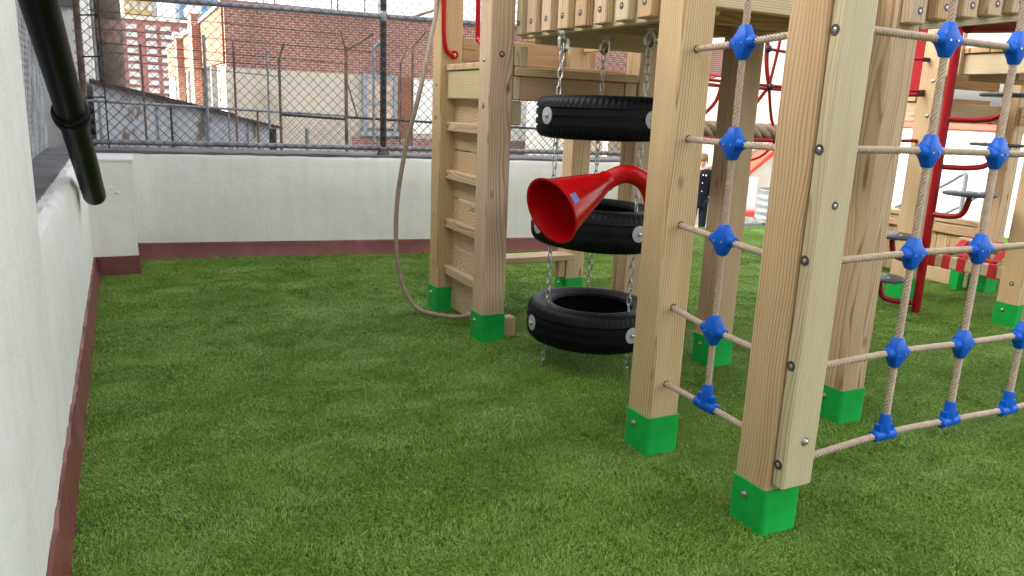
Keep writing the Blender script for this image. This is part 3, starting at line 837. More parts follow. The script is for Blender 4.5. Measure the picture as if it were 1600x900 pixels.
# -------- thick pole
po = empty('utility_pole', (-0.07, 12.6, -14), 'thick weathered brown pole rising behind the grey shed', 'pole')
mb = MB(); mb.tube([(0, 0, 0), (0, 0, 8), (0, 0, 15.8), (0, 0, 24)], [0.20, 0.18, 0.165, 0.155], 20); mb.build('pole_shaft', BARK, po, smooth=True, sharp=60)
mb = MB(); mb.tube([(0.0, 0, 15.95), (0.0, 0, 16.0), (0, 0, 16.2), (0, 0, 16.25)], [0.17, 0.185, 0.185, 0.17], 20); mb.build('band', RUST, po, smooth=True, sharp=40)
mb = MB(); mb.tube([(-0.19, -0.08, 0), (-0.185, -0.08, 24)], 0.025, 8); mb.build('conduit', FENCEP, po, smooth=True, sharp=60)

# -------- brick building
bb = empty('brick_building', (6, 17, -14), 'long red brick building with cream lower wall behind the fences', 'building')
off = -wloc(bb)
def bbox(name, a, b, mat, parent=bb):
    m = MB(); m.box(a, b)
    return m.build(name, mat, parent, off if parent is bb else Vector((0, 0, 0)))
bbox('wall', (1.97, 17.0, 1.86), (15.2, 37.0, 3.08), BRICK)
bbox('stucco_band', (1.95, 16.98, -14), (15.2, 37.0, 1.855), DCREAM)
bbox('side_wall', (1.93, 17.12, 1.95), (1.966, 36.9, 3.02), BRICKO)
mb = MB(); mb.box((1.90, 16.94, 3.08), (15.3, 17.30, 3.15)); mb.build('parapet_cap', m_plain('terracotta_cap', (0.34, 0.15, 0.11), 0.8, var=0.2), bb, off)
bbox('parapet_cap', (1.88, 17.31, 3.03), (2.25, 37.0, 3.10), CREAM)
for y0_, y1_, zt in ((21.6, 22.7, 3.25), (27.5, 28.3, 3.0)):
    c_ = bbox('chimney', (1.72, y0_, -14), (1.928, y1_, zt), BRICK)
    m = MB(); m.box((1.66, y0_ - 0.06, zt), (1.97, y1_ + 0.06, zt + 0.18)); m.build('chimney_cap', WHITEP, c_)
for y_ in (18.0, 19.4, 24.5, 30.2):
    bbox('downpipe', (1.78, y_, -14), (1.90, y_ + 0.16, 1.9), GREYP)
# window, bricked up, with grey frame
wi = bbox('window', (4.80, 16.90, 0.72), (5.52, 16.97, 1.82), INFILL)
for a, b in (((4.76, 16.86, 0.66), (4.84, 16.93, 1.88)), ((5.46, 16.86, 0.66), (5.54, 16.93, 1.88)), ((4.845, 16.86, 1.80), (5.455, 16.93, 1.88)), ((4.845, 16.865, 1.235), (5.455, 16.925, 1.285)), ((4.70, 16.80, 0.56), (5.60, 16.93, 0.655))):
    m = MB(); m.box(a, b); m.build('frame', FRAME, wi)
bbox('brick_strip', (5.56, 16.94, -14), (5.90, 16.975, 1.853), BRICKO)
bbox('white_panel', (5.93, 16.93, 0.62), (7.6, 16.975, 1.80), WHITEP)
bbox('white_panel', (7.9, 16.93, 0.3), (9.3, 16.975, 1.80), WHITEP)
bbox('brick_base', (4.55, 16.92, -14), (9.3, 16.972, 0.50), BRICK)
bbox('cream_annex', (9.6, 15.6, -14), (11.1, 16.9, 1.55), CREAM)
for x_ in (3.05, 3.3, 4.6, 4.75, 5.4, 5.75):
    m = MB(); m.tube([Vector((x_, 19.0, 3.0)) + off, Vector((x_, 19.0, 4.6)) + off], 0.03, 8); m.build('roof_pole', GREYP, bb)
m = MB(); m.tube([Vector((5.9, 18.5, 3.1)) + off, Vector((7.6, 18.5, 3.75)) + off], 0.03, 8); m.build('roof_pole', RUST, bb)

# -------- distant city
ap = empty('apartment_block', (2.4, 62, -14), 'red brick apartment block with rows of pale windows far off', 'building')
off = -wloc(ap)
m = MB(); m.box((-1.6, 60.3, -14), (5.0, 66, 6.05)); m.build('wall', m_plain('apartment_brick', (0.36, 0.165, 0.14), 0.9, var=0.12, vscale=1.0), ap, off)
m = MB(); m.box((-1.7, 60.15, 6.05), (5.1, 66.1, 6.25)); m.build('parapet_cap', TRIMW, ap, off)
wm = MB(); wm.box((-0.33, -0.06, -0.135), (0.33, 0.03, 0.135)); WINM = shared('far_window', wm, PANE)
wm = MB(); wm.box((-0.36, -0.10, -0.175), (0.36, 0.03, -0.136)); SILM = shared('far_sill', wm, TRIMW)
wm = MB(); wm.box((-0.02, -0.075, -0.134), (0.02, -0.061, 0.134)); MULM = shared('far_mullion', wm, TRIMW)
for r_ in range(10):
    for c_ in range(6):
        x = -1.1 + c_ * 1.06 + (0.14 if c_ % 2 else 0); z = 5.60 - r_ * 0.52
        wdo = link('window', WINM, ap, Vector((x, 60.26, z)) + off)
        link('sill', SILM, wdo); link('mullion', MULM, wdo)
def tower(name, x0_, x1_, y, h, mat, label, floors, cols):
    t = empty(name, ((x0_ + x1_) / 2, y, -14), label, 'tower')
    w_ = x1_ - x0_
    m = MB(); m.box((-w_ / 2, 0, 0), (w_ / 2, 12, h + 14)); m.build('wall', mat, t)
    cw = w_ / cols
    m = MB(); m.box((-cw * 0.28, -0.12, -0.5), (cw * 0.28, 0.05, 0.5)); me = shared('tower_window', m, PANE if mat is not BLUEB else GREYB)
    for f_ in range(floors):
        for c_ in range(cols):
            link('window', me, t, (-w_ / 2 + cw * (c_ + 0.5), 0, h + 14 - 1.2 - f_ * 1.9))
    return t
tower('office_tower', 1.6, 6.2, 150, 24, YELLOWB, 'tan office tower in the far skyline beside the pole', 8, 4)
tower('office_tower', 6.3, 7.6, 170, 20, GREYB, 'narrow slate grey tower between the tan and blue towers', 6, 2)
tower('glass_tower', 10.2, 16.6, 150, 23, BLUEB, 'blue glass tower rising behind the sunlit brick side wall', 8, 6)
# ================================================================== NEAR PLAY STRUCTURE
T1 = empty('play_structure', (2.2, 3.2, 0), 'timber climbing tower with ladder, raised deck and green post shoes', 'play structure')
PW = 0.140
def boot_mesh():
    o = rrect(PW + 0.014, PW + 0.014, 0.017, 3); i = rrect(PW + 0.002, PW + 0.002, 0.011, 3); n = len(o)
    H = 0.165
    V = [(x, y, -0.02) for x, y in o] + [(x, y, H) for x, y in o] + [(x, y, H) for x, y in i] + [(x, y, -0.02) for x, y in i]
    F = []
    for r_ in range(3):
        F += [(r_ * n + k, r_ * n + (k + 1) % n, (r_ + 1) * n + (k + 1) % n, (r_ + 1) * n + k) for k in range(n)]
    me = bpy.data.meshes.new('post_shoe'); me.from_pydata(V, [], F); me.materials.append(GREEN)
    return me
SHOE = boot_mesh()
def post(parent, x, y, top, bolt='-X', mat=WOOD, z0=0.0):
    p = timber('post', (x, y, z0), (x + PW, y + PW, top), 'Z', mat, parent, 0.011)
    c = Vector((x + PW / 2, y + PW / 2, 0))
    put_world('post_shoe', SHOE, p, Matrix.Translation(c))
    h = PW / 2 + 0.007
    if bolt == '-X': bolt_on(p, c + Vector((-h, 0.012, 0.118)), '-X')
    else: bolt_on(p, c + Vector((-0.005, -h, 0.118)), '-Y')
    return p
C1, C2 = 1.722, 2.680
p1 = post(T1, C1, 4.430, 3.2); p2 = post(T1, C1, 3.735, 3.2); p3 = post(T1, C1, 2.185, 3.2); p4 = post(T1, C1, 1.575, 3.2)
p5 = post(T1, C2, 2.935, 1.80); p6 = post(T1, 2.700, 2.125, 3.2); pB = post(T1, 2.665, 3.735, 3.2); pA = post(T1, 2.672, 4.430, 3.2)
p12 = post(T1, 3.93, 1.575, 3.2)
# screws on posts
for z in (1.84, 1.535): bolt_on(p2, (C1, 3.805, z), '-X', 0.85)
screw_on(p2, (1.790, 3.735, 1.565), '-Y', 1.05)
screw_on(p2, (C1, 3.80, 1.30), '-X', 0.9)
bolt_on(p1, (C1, 4.50, 1.42), '-X', 0.8); screw_on(p1, (C1, 4.50, 1.22), '-X', 0.9); screw_on(p1, (C1, 4.50, 0.31), '-X', 0.7); screw_on(p1, (C1, 4.50, 0.62), '-X', 0.7)
screw_on(p3, (1.80, 2.185, 1.96), '-Y', 0.9)
# batten on the corner post
bt = timber('batten', (1.735, 1.527, 0.186), (1.862, 1.573, 3.2), 'Z', WOODG, T1, 0.010)
for z in (0.263, 0.583, 0.903, 1.219, 1.537, 2.1): screw_on(bt, (1.735, 1.553, z), '-X', 1.0)
bolt_on(bt, (1.806, 1.527, 0.340), '-Y', 1.0)
screw_on(bt, (1.796, 1.527, 1.064), '-Y', 0.8)
# raised deck
timber('rim_beam', (1.907, 2.265, 1.650), (1.949, 3.76, 1.815), 'Y', WOODG, T1)
timber('rim_beam', (1.866, 2.215, 1.668), (2.69, 2.262, 1.830), 'X', WOODG, T1)
timber('rim_beam', (1.952, 3.640, 1.622), (2.66, 3.685, 1.800), 'X', WOODG, T1)
timber('rim_beam', (2.745, 2.27, 1.690), (2.79, 3.73, 1.815), 'Y', WOODG, T1)
for y in (2.62, 3.02, 3.34): timber('joist', (1.952, y, 1.672), (2.742, y + 0.042, 1.815), 'X', WOODB, T1)
y = 2.27
while y < 3.60:
    timber('deck_board', (1.91, y, 1.834), (2.80, y + 0.135, 1.868), 'X', WOODB, T1, 0.004); y += 0.141
for k, ye in enumerate((2.662, 2.820, 2.984, 3.146, 3.303, 3.461, 3.617, 3.733)):
    w_ = 0.093 if k < 7 else 0.055
    b = timber('baluster', (1.864, ye - w_, 1.662), (1.905, ye, 2.75), 'Z', WOODG if k in (1, 7) else WOOD, T1, 0.007)
    screw_on(b, (1.864, ye - w_ / 2, 1.722), '-X', 0.9)
# top of ladder: lower platform
timber('fascia', (1.765, 3.876, 1.335), (1.805, 4.428, 1.492), 'Y', WOODG, T1); 
for k in range(4):
    timber('deck_board', (1.755, 3.885 + k * 0.136, 1.495), (2.66, 3.885 + k * 0.136 + 0.130, 1.530), 'X', WOOD, T1, 0.004)
timber('deck_board', (1.868, 3.725, 1.462), (2.650, 3.860, 1.506), 'X', WOOD, T1, 0.004)
timber('fascia', (1.905, 3.742, 1.335), (2.575, 3.782, 1.460), 'X', WOODB, T1)
timber('block', (1.866, 3.738, 1.335), (1.903, 3.80, 1.460), 'Z', WOODG, T1); timber('block', (2.577, 3.738, 1.335), (2.655, 3.80, 1.460), 'Z', WOODG, T1)
timber('block', (1.866, 3.738, 1.508), (1.945, 3.80, 1.616), 'Z', WOODG, T1); timber('block', (1.866, 3.76, 1.205), (1.93, 3.83, 1.332), 'Z', WOODG, T1)
timber('rail_board', (1.868, 4.455, 1.560), (2.668, 4.495, 1.695), 'X', WOODB, T1)
timber('rail_board', (2.70, 3.88, 1.66), (2.74, 4.425, 1.80), 'Y', WOOD, T1)
timber('block', (2.59, 4.40, 1.53), (2.668, 4.452, 1.70), 'Z', WOODG, T1)
b = timber('rail_board', (2.70, 3.88, 1.30), (2.74, 4.425, 1.46), 'Y', WOOD, T1)
timber('upright', (2.30, 4.462, 1.70), (2.41, 4.492, 2.7), 'Z', WOOD, T1); timber('upright', (2.05, 4.462, 1.70), (2.14, 4.492, 2.7), 'Z', WOOD, T1)
# ladder: plywood boards behind, cleats in front
zs = [0.03, 0.155, 0.447, 0.742, 1.036, 1.346]
for a, b in zip(zs, zs[1:]):
    # sheet timbers lie crosswise: local Z along Y
    timber('ladder_board', (1.818, 3.80, a), (1.843, 4.50, b - 0.011), 'Y', PLY, T1, 0.004)
for z in (0.285, 0.582, 0.882, 1.171):
    b = timber('ladder_rung', (1.764, 3.872, z - 0.028), (1.816, 4.432, z + 0.028), 'Y', WOOD, T1, 0.007)
    screw_on(b, (1.764, 4.405, z), '-X', 0.6)
timber('ground_beam', (1.862, 3.775, 0.0), (1.955, 3.845, 0.125), 'X', WOOD, T1)
timber('bench_board', (1.845, 4.36, 0.305), (2.70, 4.52, 0.343), 'X', WOOD, T1)
timber('block', (2.615, 4.44, 0.17), (2.668, 4.50, 0.303), 'Z', WOOD, T1)
# red hand grips
def grip1():
    base = -wloc(T1)
    P = [(1.800, 4.416, 1.588), (1.775, 4.412, 1.590), (1.742, 4.405, 1.622), (1.728, 4.400, 1.69), (1.724, 4.400, 1.80), (1.724, 4.40, 2.4), (1.745, 4.41, 2.5), (1.80, 4.416, 2.52)]
    m = MB(); m.tube(smooth_path([Vector(q) + base for q in P], 6), 0.0135, 12); h = m.build('hand_grip', RED, T1, smooth=True, sharp=50)
    m = MB(); m.tube([Vector((1.800, 4.431, 1.588)) + base, Vector((1.800, 4.408, 1.588)) + base], 0.025, 16); m.build('flange', RED, h, smooth=True, sharp=40)
    put_world('bolt', BOLT, h, Matrix.Translation(Vector((1.800, 4.407, 1.588))) @ QN['-Y'].to_matrix().to_4x4() @ Matrix.Scale(0.75, 4))
grip1()
def grip2():
    base = -wloc(T1)
    P = [(1.775, 3.876, 1.60), (1.772, 3.92, 1.605), (1.765, 3.975, 1.65), (1.762, 3.992, 1.72), (1.762, 3.992, 2.4), (1.77, 3.95, 2.5), (1.775, 3.876, 2.52)]
    m = MB(); m.tube(smooth_path([Vector(p) + base for p in P], 6), 0.0135, 12); m.build('hand_grip', RED, T1, smooth=True, sharp=50)
grip2()
# bridge leaving the tower beside the second net (rises away from the post)
sl_ = 0.135
ang = math.atan(sl_)
def ramp_q(): return Quaternion((0, 1, 0), pi / 2 - ang)
L_ = 2.4
timber_raw('bridge_beam', 0.17, 0.045, L_, Vector((2.84, 2.152, 1.660 + 0.085)), ramp_q(), WOODG, T1)
timber_raw('bridge_beam', 0.17, 0.045, L_, Vector((2.79, 2.95, 1.660 + 0.085)), ramp_q(), WOODG, T1)
for k in range(15):
    x = 2.86 + k * 0.155
    timber('bridge_plank', (x, 2.10, 1.845 + (x - 2.84) * sl_), (x + 0.14, 3.0, 1.88 + (x - 2.84) * sl_), 'Y', WOODB, T1, 0.004)
for k in range(13):
    x = 2.712 + k * 0.156
    z = 1.682 + (x - 2.74) * sl_ - (0.006 if k == 0 else 0)
    b = timber('baluster', (x, 2.082 if k else 2.078, z), (x + 0.088, 2.1285 if k else 2.124, z + 1.1), 'Z', WOOD, T1, 0.007)
    screw_on(b, (x + 0.05, 2.082 if k else 2.078, z + 0.048), '-Y', 0.95)
m = MB(); m.tube([Vector(p) - wloc(T1) for p in ((3.86, 2.62, 1.80), (4.7, 2.45, 1.86))], 0.045, 16); m.build('red_crossbar', DRED, T1, smooth=True, sharp=50)

# ================================================================== ROPE NETS
def connector_mesh():
    """blue moulded four-way clamp: wedge-shaped body along Z, tapered sleeve along X, thickness along Y"""
    mb = MB(); V = []; F = []
    st = [(-0.053, 0.027, 0.026), (-0.050, 0.033, 0.031), (-0.030, 0.047, 0.040), (-0.015, 0.064, 0.049), (0.015, 0.064, 0.049), (0.030, 0.047, 0.040), (0.050, 0.033, 0.031), (0.053, 0.027, 0.026)]
    n = 0
    for z, w, d in st:
        R_ = rrect(w, d, 0.008, 2); n = len(R_); V += [(x, y, z) for x, y in R_]
    for i in range(len(st) - 1):
        F += [(i * n + k, i * n + (k + 1) % n, (i + 1) * n + (k + 1) % n, (i + 1) * n + k) for k in range(n)]
    F.append(tuple(range(n - 1, -1, -1))); F.append(tuple((len(st) - 1) * n + k for k in range(n)))
    mb.add(V, F)
    mb.tube([(-0.056, 0, 0), (-0.052, 0, 0), (-0.030, 0, 0), (0.030, 0, 0), (0.052, 0, 0), (0.056, 0, 0)], [0.0145, 0.017, 0.0215, 0.0215, 0.017, 0.0145], 14)
    me = shared('rope_clamp', mb, BLUE, True, 32)
    return me
def tee_mesh():
    mb = MB()
    mb.tube([(-0.052, 0, 0), (-0.046, 0, 0), (0.046, 0, 0), (0.052, 0, 0)], [0.017, 0.021, 0.021, 0.017], 14)
    mb.tube([(0, 0, 0), (0, 0, 0.072), (0, 0, 0.078)], [0.022, 0.019, 0.016], 14)
    mb.add(*(lambda b: (b.V, b.F))((lambda b: (b.box((-0.034, -0.013, -0.008), (0.034, 0.013, 0.040)), b)[1])(MB())))
    return shared('rope_tee', mb, BLUE, True, 28)
CLAMP = connector_mesh(); TEE = tee_mesh()
cs_ = MB(); cs_.tube([(0, 0, 0), (0, -0.003, 0)], 0.0034, 8); CSCREW = shared('clamp_screw', cs_, BOLTM)
def clamp_screws(c):
    for x in (-0.017, 0.017):
        for s in (1, -1): link('clamp_screw', CSCREW, c, (x, -0.0245 * s, -0.003), Quaternion((0, 0, 1), 0 if s > 0 else pi))
QZ90 = Quaternion((0, 0, 1), pi / 2)
RR = 0.0092
n1 = empty('rope_net', (1.79, 1.95, 0.3), 'narrow climbing net of tan rope between the two nearest posts', 'rope net', 'climbing nets with blue clamps')
off = -wloc(n1)
rows1 = [(0.298, 0.298, 0.293), (0.600, 0.576, 0.570), (0.909, 0.893, 0.880), (1.216, 1.213, 1.212), (1.520, 1.530, 1.545)]
for za, zm, zb in rows1:
    m = MB(); rope_mesh(m, [p + off for p in smooth_path([(1.79, 2.200, za), (1.79, 1.957, zm), (1.79, 1.70, zb)], 10)], RR); m.build('rope', ROPE, n1, smooth=True)
    m = MB(); m.tube([Vector((1.79, 2.1842, za)) + off, Vector((1.79, 2.19, za)) + off], 0.0135, 14); m.build('rope_hole_shade', HOLE_SHADE, n1)  # flat dark disc painted as the shaded mouth of a hole
    c = link('rope_tee' if zm < 0.4 else 'rope_clamp', TEE if zm < 0.4 else CLAMP, n1, Vector((1.79, 1.957, zm)) + off, QZ90 @ Quaternion((random.uniform(-.06, .06), random.uniform(-.06, .06), 1), random.uniform(-0.07, 0.07)))
    if zm > 0.4: clamp_screws(c)
m = MB(); rope_mesh(m, [Vector((1.79, 1.957, z)) + off for z in (0.30, 3.0)], RR); m.build('rope', ROPE, n1, smooth=True)
n2 = empty('rope_net', (2.7, 1.64, 0.2), 'wide climbing net of tan rope leaving the batten corner post', 'rope net', 'climbing nets with blue clamps')
off = -wloc(n2)
rows2 = [(0.198, 0.231, 0.227, 0.218), (0.520, 0.535, 0.528, 0.525), (0.868, 0.880, 0.879, 0.880), (1.215, 1.216, 1.212, 1.208), (1.562, 1.559, 1.558, 1.556)]
VX = (2.326, 2.684, 3.045, 3.40)
for r_ in rows2:
    P = [(1.862, 1.645, r_[0]), (VX[0], 1.64, r_[1]), (VX[1], 1.64, r_[2]), (VX[2], 1.64, r_[3]), (VX[3], 1.64, r_[3]), (3.93, 1.645, r_[0])]
    m = MB(); rope_mesh(m, [p + off for p in smooth_path(P, 8)], RR * 1.08); m.build('rope', ROPE, n2, smooth=True)
    for k, x in enumerate(VX):
        low = r_ is rows2[0]
        c = link('rope_tee' if low else 'rope_clamp', TEE if low else CLAMP, n2, Vector((x, 1.64, r_[min(k + 1, 3)])) + off, Quaternion((random.uniform(-.06, .06), random.uniform(-.3, .3), 1), random.uniform(-0.08, 0.08)))
        if not low: clamp_screws(c)
for x in VX:
    m = MB(); rope_mesh(m, [Vector((x, 1.64, z)) + off for z in (0.225, 3.0)], RR * 1.08); m.build('rope', ROPE, n2, smooth=True)

# loose climbing rope beside the ladder
cr = empty('climbing_rope', (1.75, 4.09, 0.06), 'loose brown rope hanging in a loop beside the ladder', 'rope')
off = -wloc(cr)
P = [(1.815, 4.07, 0.075), (1.73, 4.09, 0.062), (1.60, 4.14, 0.075), (1.50, 4.20, 0.115), (1.43, 4.25, 0.26), (1.40, 4.27, 0.49), (1.405, 4.27, 0.75), (1.44, 4.23, 1.05), (1.50, 4.19, 1.34), (1.60, 4.30, 1.62), (1.70, 4.445, 1.89), (1.72, 4.47, 2.3)]
m = MB(); rope_mesh(m, [p + off for p in smooth_path(P, 10)], 0.0112, 0.005, 20, 6, 85); m.build('rope', ROPED, cr, smooth=True)
m = MB(); m.tube([Vector((1.775, 4.08, 0.07)) + off, Vector((1.815, 4.07, 0.074)) + off], [0.017, 0.018], 12); m.build('rope_ferrule', ROPED, cr, smooth=True, sharp=40)

# ================================================================== TYRES
def tyre_mesh(R=0.338, w=0.205, n=216):
    """cross-section: tread with grooves, shoulder lugs, sidewalls, open bead"""
    h = w / 2
    prof = [  # (radius, z, lug?)  outside top bead -> round tread -> bottom bead -> inside
        (0.205, h * 0.70, 0), (0.212, h * 0.84, 0), (0.222, h * 0.86, 0), (0.232, h * 0.92, 0), (0.262, h * 0.99, 0), (0.268, h * 1.0, 0), (0.272, h * 0.985, 0), (0.292, h * 0.97, 0), (0.308, h * 0.93, 1), (0.322, h * 0.82, 1), (0.331, h * 0.66, 1),
        (0.334, h * 0.52, 1), (0.3345, h * 0.45, 0), (0.3265, h * 0.44, 0), (0.3265, h * 0.37, 0), (0.3355, h * 0.36, 0), (0.337, h * 0.08, 2), (0.3275, h * 0.07, 0), (0.3275, -h * 0.07, 0), (0.337, -h * 0.08, 2), (0.3355, -h * 0.36, 0), (0.3265, -h * 0.37, 0), (0.3265, -h * 0.44, 0), (0.3345, -h * 0.45, 0),
        (0.334, -h * 0.52, 1), (0.331, -h * 0.66, 1), (0.322, -h * 0.82, 1), (0.308, -h * 0.93, 1), (0.292, -h * 0.97, 0), (0.268, -h, 0), (0.232, -h * 0.92, 0), (0.212, -h * 0.84, 0), (0.205, -h * 0.70, 0),
        (0.222, -h * 0.74, 0), (0.29, -h * 0.80, 0), (0.318, -h * 0.55, 0), (0.322, 0, 0), (0.318, h * 0.55, 0), (0.29, h * 0.80, 0), (0.222, h * 0.74, 0)]
    V = []; F = []; m = len(prof)
    for i, (r, z, l) in enumerate(prof):
        for k in range(n):
            a = 2 * pi * (k + (1.2 * z / h if l else 0)) / n
            rr = r
            if l == 1 and k % 3 == 0: rr = r - 0.0048
            if l == 2 and k % 6 == 0: rr = r - 0.003
            s = R / 0.338
            V.append((rr * s * cos(a), rr * s * sin(a), z))
    for i in range(m):
        j = (i + 1) % m
        for k in range(n):
            k2 = (k + 1) % n
            F.append((i * n + k, j * n + k, j * n + k2, i * n + k2))
    me = bpy.data.meshes.new('tyre_carcass'); me.from_pydata(V, [], F); me.materials.append(RUBBER)
    me.polygons.foreach_set('use_smooth', [True] * len(me.polygons)); me.set_sharp_from_angle(angle=radians(38))
    return me
TY = tyre_mesh()
wm = MB(); wm.tube([(0, 0, 0), (0.004, 0, 0), (0.005, 0, 0)], [0.040, 0.040, 0.036], 24); WASH = shared('washer_plate', wm, WASHER, True, 40)
TC = Vector((2.125, 3.245, 0))
CH = [radians(a) for a in (178, 62, -80)]          # chain points round the tyre (world angle)
TZ = (0.243, 0.742, 1.268)
tl = ('lowest tyre of the three, hanging just above the turf', 'middle hanging tyre with the red horn in front of it', 'topmost hanging tyre just below the raised deck')
tilt = ((0.012, 0.01), (0.02, 0.03), (0.0, -0.012))
CR = 0.262
for i, z in enumerate(TZ):
    t = empty('tyre_swing', TC + Vector((0, 0, z)), 'black rubber car tyre, ' + tl[i], 'tyre', 'tyres hung on chains under the deck')
    Q = Matrix.Rotation(tilt[i][0], 4, 'X') @ Matrix.Rotation(tilt[i][1], 4, 'Y') @ Matrix.Rotation(i * 0.7, 4, 'Z')
    c = link('tyre_carcass', TY, t); c.matrix_basis = Q
    for a in (radians((175, 178, 184)[i]), radians((274, 273, 277)[i]), radians(25), radians(70)):
        n_v = Vector((cos(a), sin(a), 0))
        o = link('washer_plate', WASH, t); o.matrix_basis = Matrix.Translation(n_v * 0.334) @ Matrix.Rotation(a, 4, 'Z')
        o2 = link('bolt', BOLT, o); o2.location = (0.006, 0, 0); o2.scale = (0.9, 0.9, 0.9)
# chain link: welded oval
def oval(Lk=0.046, wd=0.021, r=0.0031, n=18):
    pts = []
    hl = Lk / 2 - wd / 2
    for k in range(n):
        a = 2 * pi * k / n
        pts.append(Vector((wd / 2 * cos(a) - 0.0, 0, wd / 2 * sin(a) + (hl if sin(a) >= 0 else -hl))))
    V = []; F = []; m = 6
    for i in range(n):
        t = (pts[(i + 1) % n] - pts[i - 1]).normalized(); u = Vector((0, 1, 0)); v = t.cross(u)
        for k in range(m):
            b = 2 * pi * k / m; V.append(pts[i] + u * (r * cos(b)) + v * (r * sin(b)))
    for i in range(n):
        for k in range(m):
            F.append((i * m + k, i * m + (k + 1) % m, ((i + 1) % n) * m + (k + 1) % m, ((i + 1) % n) * m + k))
    mb = MB(); mb.add(V, F); return mb
LINK = shared('chain_link', oval(), STEEL, True)
EYE = shared('eye', oval(0.062, 0.040, 0.0058), STEEL, True)
_lm = {}
def chain(a, b, label, eye=False, brass=False):
    a = Vector(a); b = Vector(b)
    t = empty('hanging_chain', b, label, 'chain', 'galvanised chains joining the tyres')
    d = a - b; L = d.length; q = d.to_track_quat('Z', 'Y').to_matrix().to_4x4()
    n = max(2, round((L - (0.05 if eye else 0)) / 0.0385))
    for k in range(n):
        f = (k + 0.5) / n * (L - (0.05 if eye else 0.0))
        o = link('chain_link', LINK, t)
        o.matrix_basis = Matrix.Translation(d.normalized() * f) @ q @ Matrix.Rotation(pi / 2 * (k % 2) + 0.5 + random.uniform(-0.15, 0.15), 4, 'Z')
        if brass and k == n - 1: o.data = BRL
    if eye:
        o = link('eye_bolt', EYEB, t); o.location = d
    return t
BRL = shared('quick_link', oval(0.046, 0.020, 0.0042), BRASS, True)
eb = oval(0.072, 0.048, 0.0085); eb.V = [(x, y, z - 0.046) for x, y, z in eb.V]
eb.tube([(0, 0, 0.0), (0, 0, -0.006), (0, 0, -0.010), (0, 0, -0.024)], [0.020, 0.020, 0.012, 0.012], 12)
EYEB = shared('eye_bolt', eb, STEEL, True, 40)
nm = ('the side nearest the ladder', 'the far side', 'the side hidden by the near post')
hw = 0.100
for i, a in enumerate(CH):
    r_ = Vector((cos(a) * CR, sin(a) * CR, 0))
    top = TC + r_ * (1.0 if i else 0.98) + Vector((0, 0, 1.652 if i == 0 else 1.672))
    if i == 0: top.x = 1.912; top.y = 3.315
    chain(top, TC + r_ + Vector((0, 0, TZ[2] + hw - 0.004)), 'steel chain from deck to topmost tyre on ' + nm[i], True, i == 1)
    chain(TC + r_ + Vector((0, 0, TZ[2] - hw + 0.004)), TC + r_ + Vector((0, 0, TZ[1] + hw - 0.004)), 'steel chain from topmost to middle tyre on ' + nm[i])
    chain(TC + r_ + Vector((0, 0, TZ[1] - hw + 0.004)), TC + r_ + Vector((0, 0, TZ[0] + hw - 0.004)), 'steel chain from middle to lowest tyre on ' + nm[i])
    if i != 1:
        chain(TC + r_ + Vector((0, 0, TZ[0] - hw + 0.004)), TC + r_ + Vector((0.02 if i else -0.012, 0.01, 0.012)), 'loose chain end dangling below the lowest tyre on ' + nm[i])

# ================================================================== TALK TUBE (red horn)
tt = empty('talk_tube', (1.905, 2.49, 0), 'glossy red speaking horn on a curved pipe in front of the tyres', 'talk tube')
off = -wloc(tt)
mouth = Vector((1.412, 2.475, 0.928)); neck = Vector((1.665, 2.535, 1.022))
ax = (mouth - neck)
Pth = [(1.905, 2.49, -0.02), (1.905, 2.49, 0.45), (1.905, 2.49, 0.80), (1.903, 2.491, 0.88), (1.890, 2.496, 0.965), (1.858, 2.506, 1.025), (1.808, 2.520, 1.056), (1.755, 2.532, 1.058), neck - ax.normalized() * 0.03]
m = MB(); m.tube(smooth_path([Vector(p) + off for p in Pth], 8), 0.0365, 24); m.build('pipe', RED, tt, smooth=True, sharp=60)
u = ax.normalized(); L_ = ax.length
q = u.to_track_quat('Z', 'Y').to_matrix().to_4x4()
m = MB()
m.lathe([(0.0368, -0.045), (0.0415, -0.030), (0.040, -0.012), (0.044, 0.0), (0.070, L_ * 0.30), (0.099, L_ * 0.66), (0.126, L_ * 0.985), (0.131, L_ * 0.99), (0.133, L_), (0.130, L_ * 1.006), (0.123, L_), (0.095, L_ * 0.66), (0.066, L_ * 0.3), (0.030, 0.0), (0.001, -0.002)], 48)
me = shared('horn', m, RED, True, 50)
hn = link('horn', me, tt); hn.matrix_basis = Matrix.Translation(neck + off) @ q
# moulded ribs and a small sticker on the horn's side
def conept(t, a, lift=0.0):
    r = 0.045 + (0.127 - 0.045) * t + lift
    return Vector((r * cos(a), r * sin(a), t * L_))
def on_cone(a0, a1, t0, t1, lift, name, mat):
    mb = MB(); n = 6; V = []
    for i in range(n + 1):
        a = a0 + (a1 - a0) * i / n
        V += [conept(t0, a, lift), conept(t1, a, lift)]
    mb.add(V, [(2 * i, 2 * i + 1, 2 * i + 3, 2 * i + 2) for i in range(n)])
    o = mb.build(name, mat, hn, smooth=True)
    return o
side = None
vw = (Vector((0, 0, 1.3)) - neck)
loc_v = q.to_3x3().inverted() @ vw
sa = math.atan2(loc_v.y, loc_v.x)
on_cone(sa - 0.16, sa + 0.16, 0.80, 0.93, 0.0012, 'sticker', STICKER)
for k in range(5):
    t = 0.26 + k * 0.10
    on_cone(sa - 0.12, sa + 0.10, t, t + 0.045, 0.0022, 'moulded_mark', RED)
m = MB(); m.tube([Vector((1.905, 2.49, 0)) + off, Vector((1.905, 2.49, 0.012)) + off], 0.06, 20); m.build('base_flange', RED, tt, smooth=True, sharp=40)
m = MB(); m.tube([Vector((1.865, 2.46, 0.005)) + off, Vector((1.865, 2.46, 0.10)) + off, Vector((1.865, 2.47, 0.14)) + off], [0.03, 0.03, 0.02], 12); m.build('pipe_clamp', RED, tt, smooth=True, sharp=40)
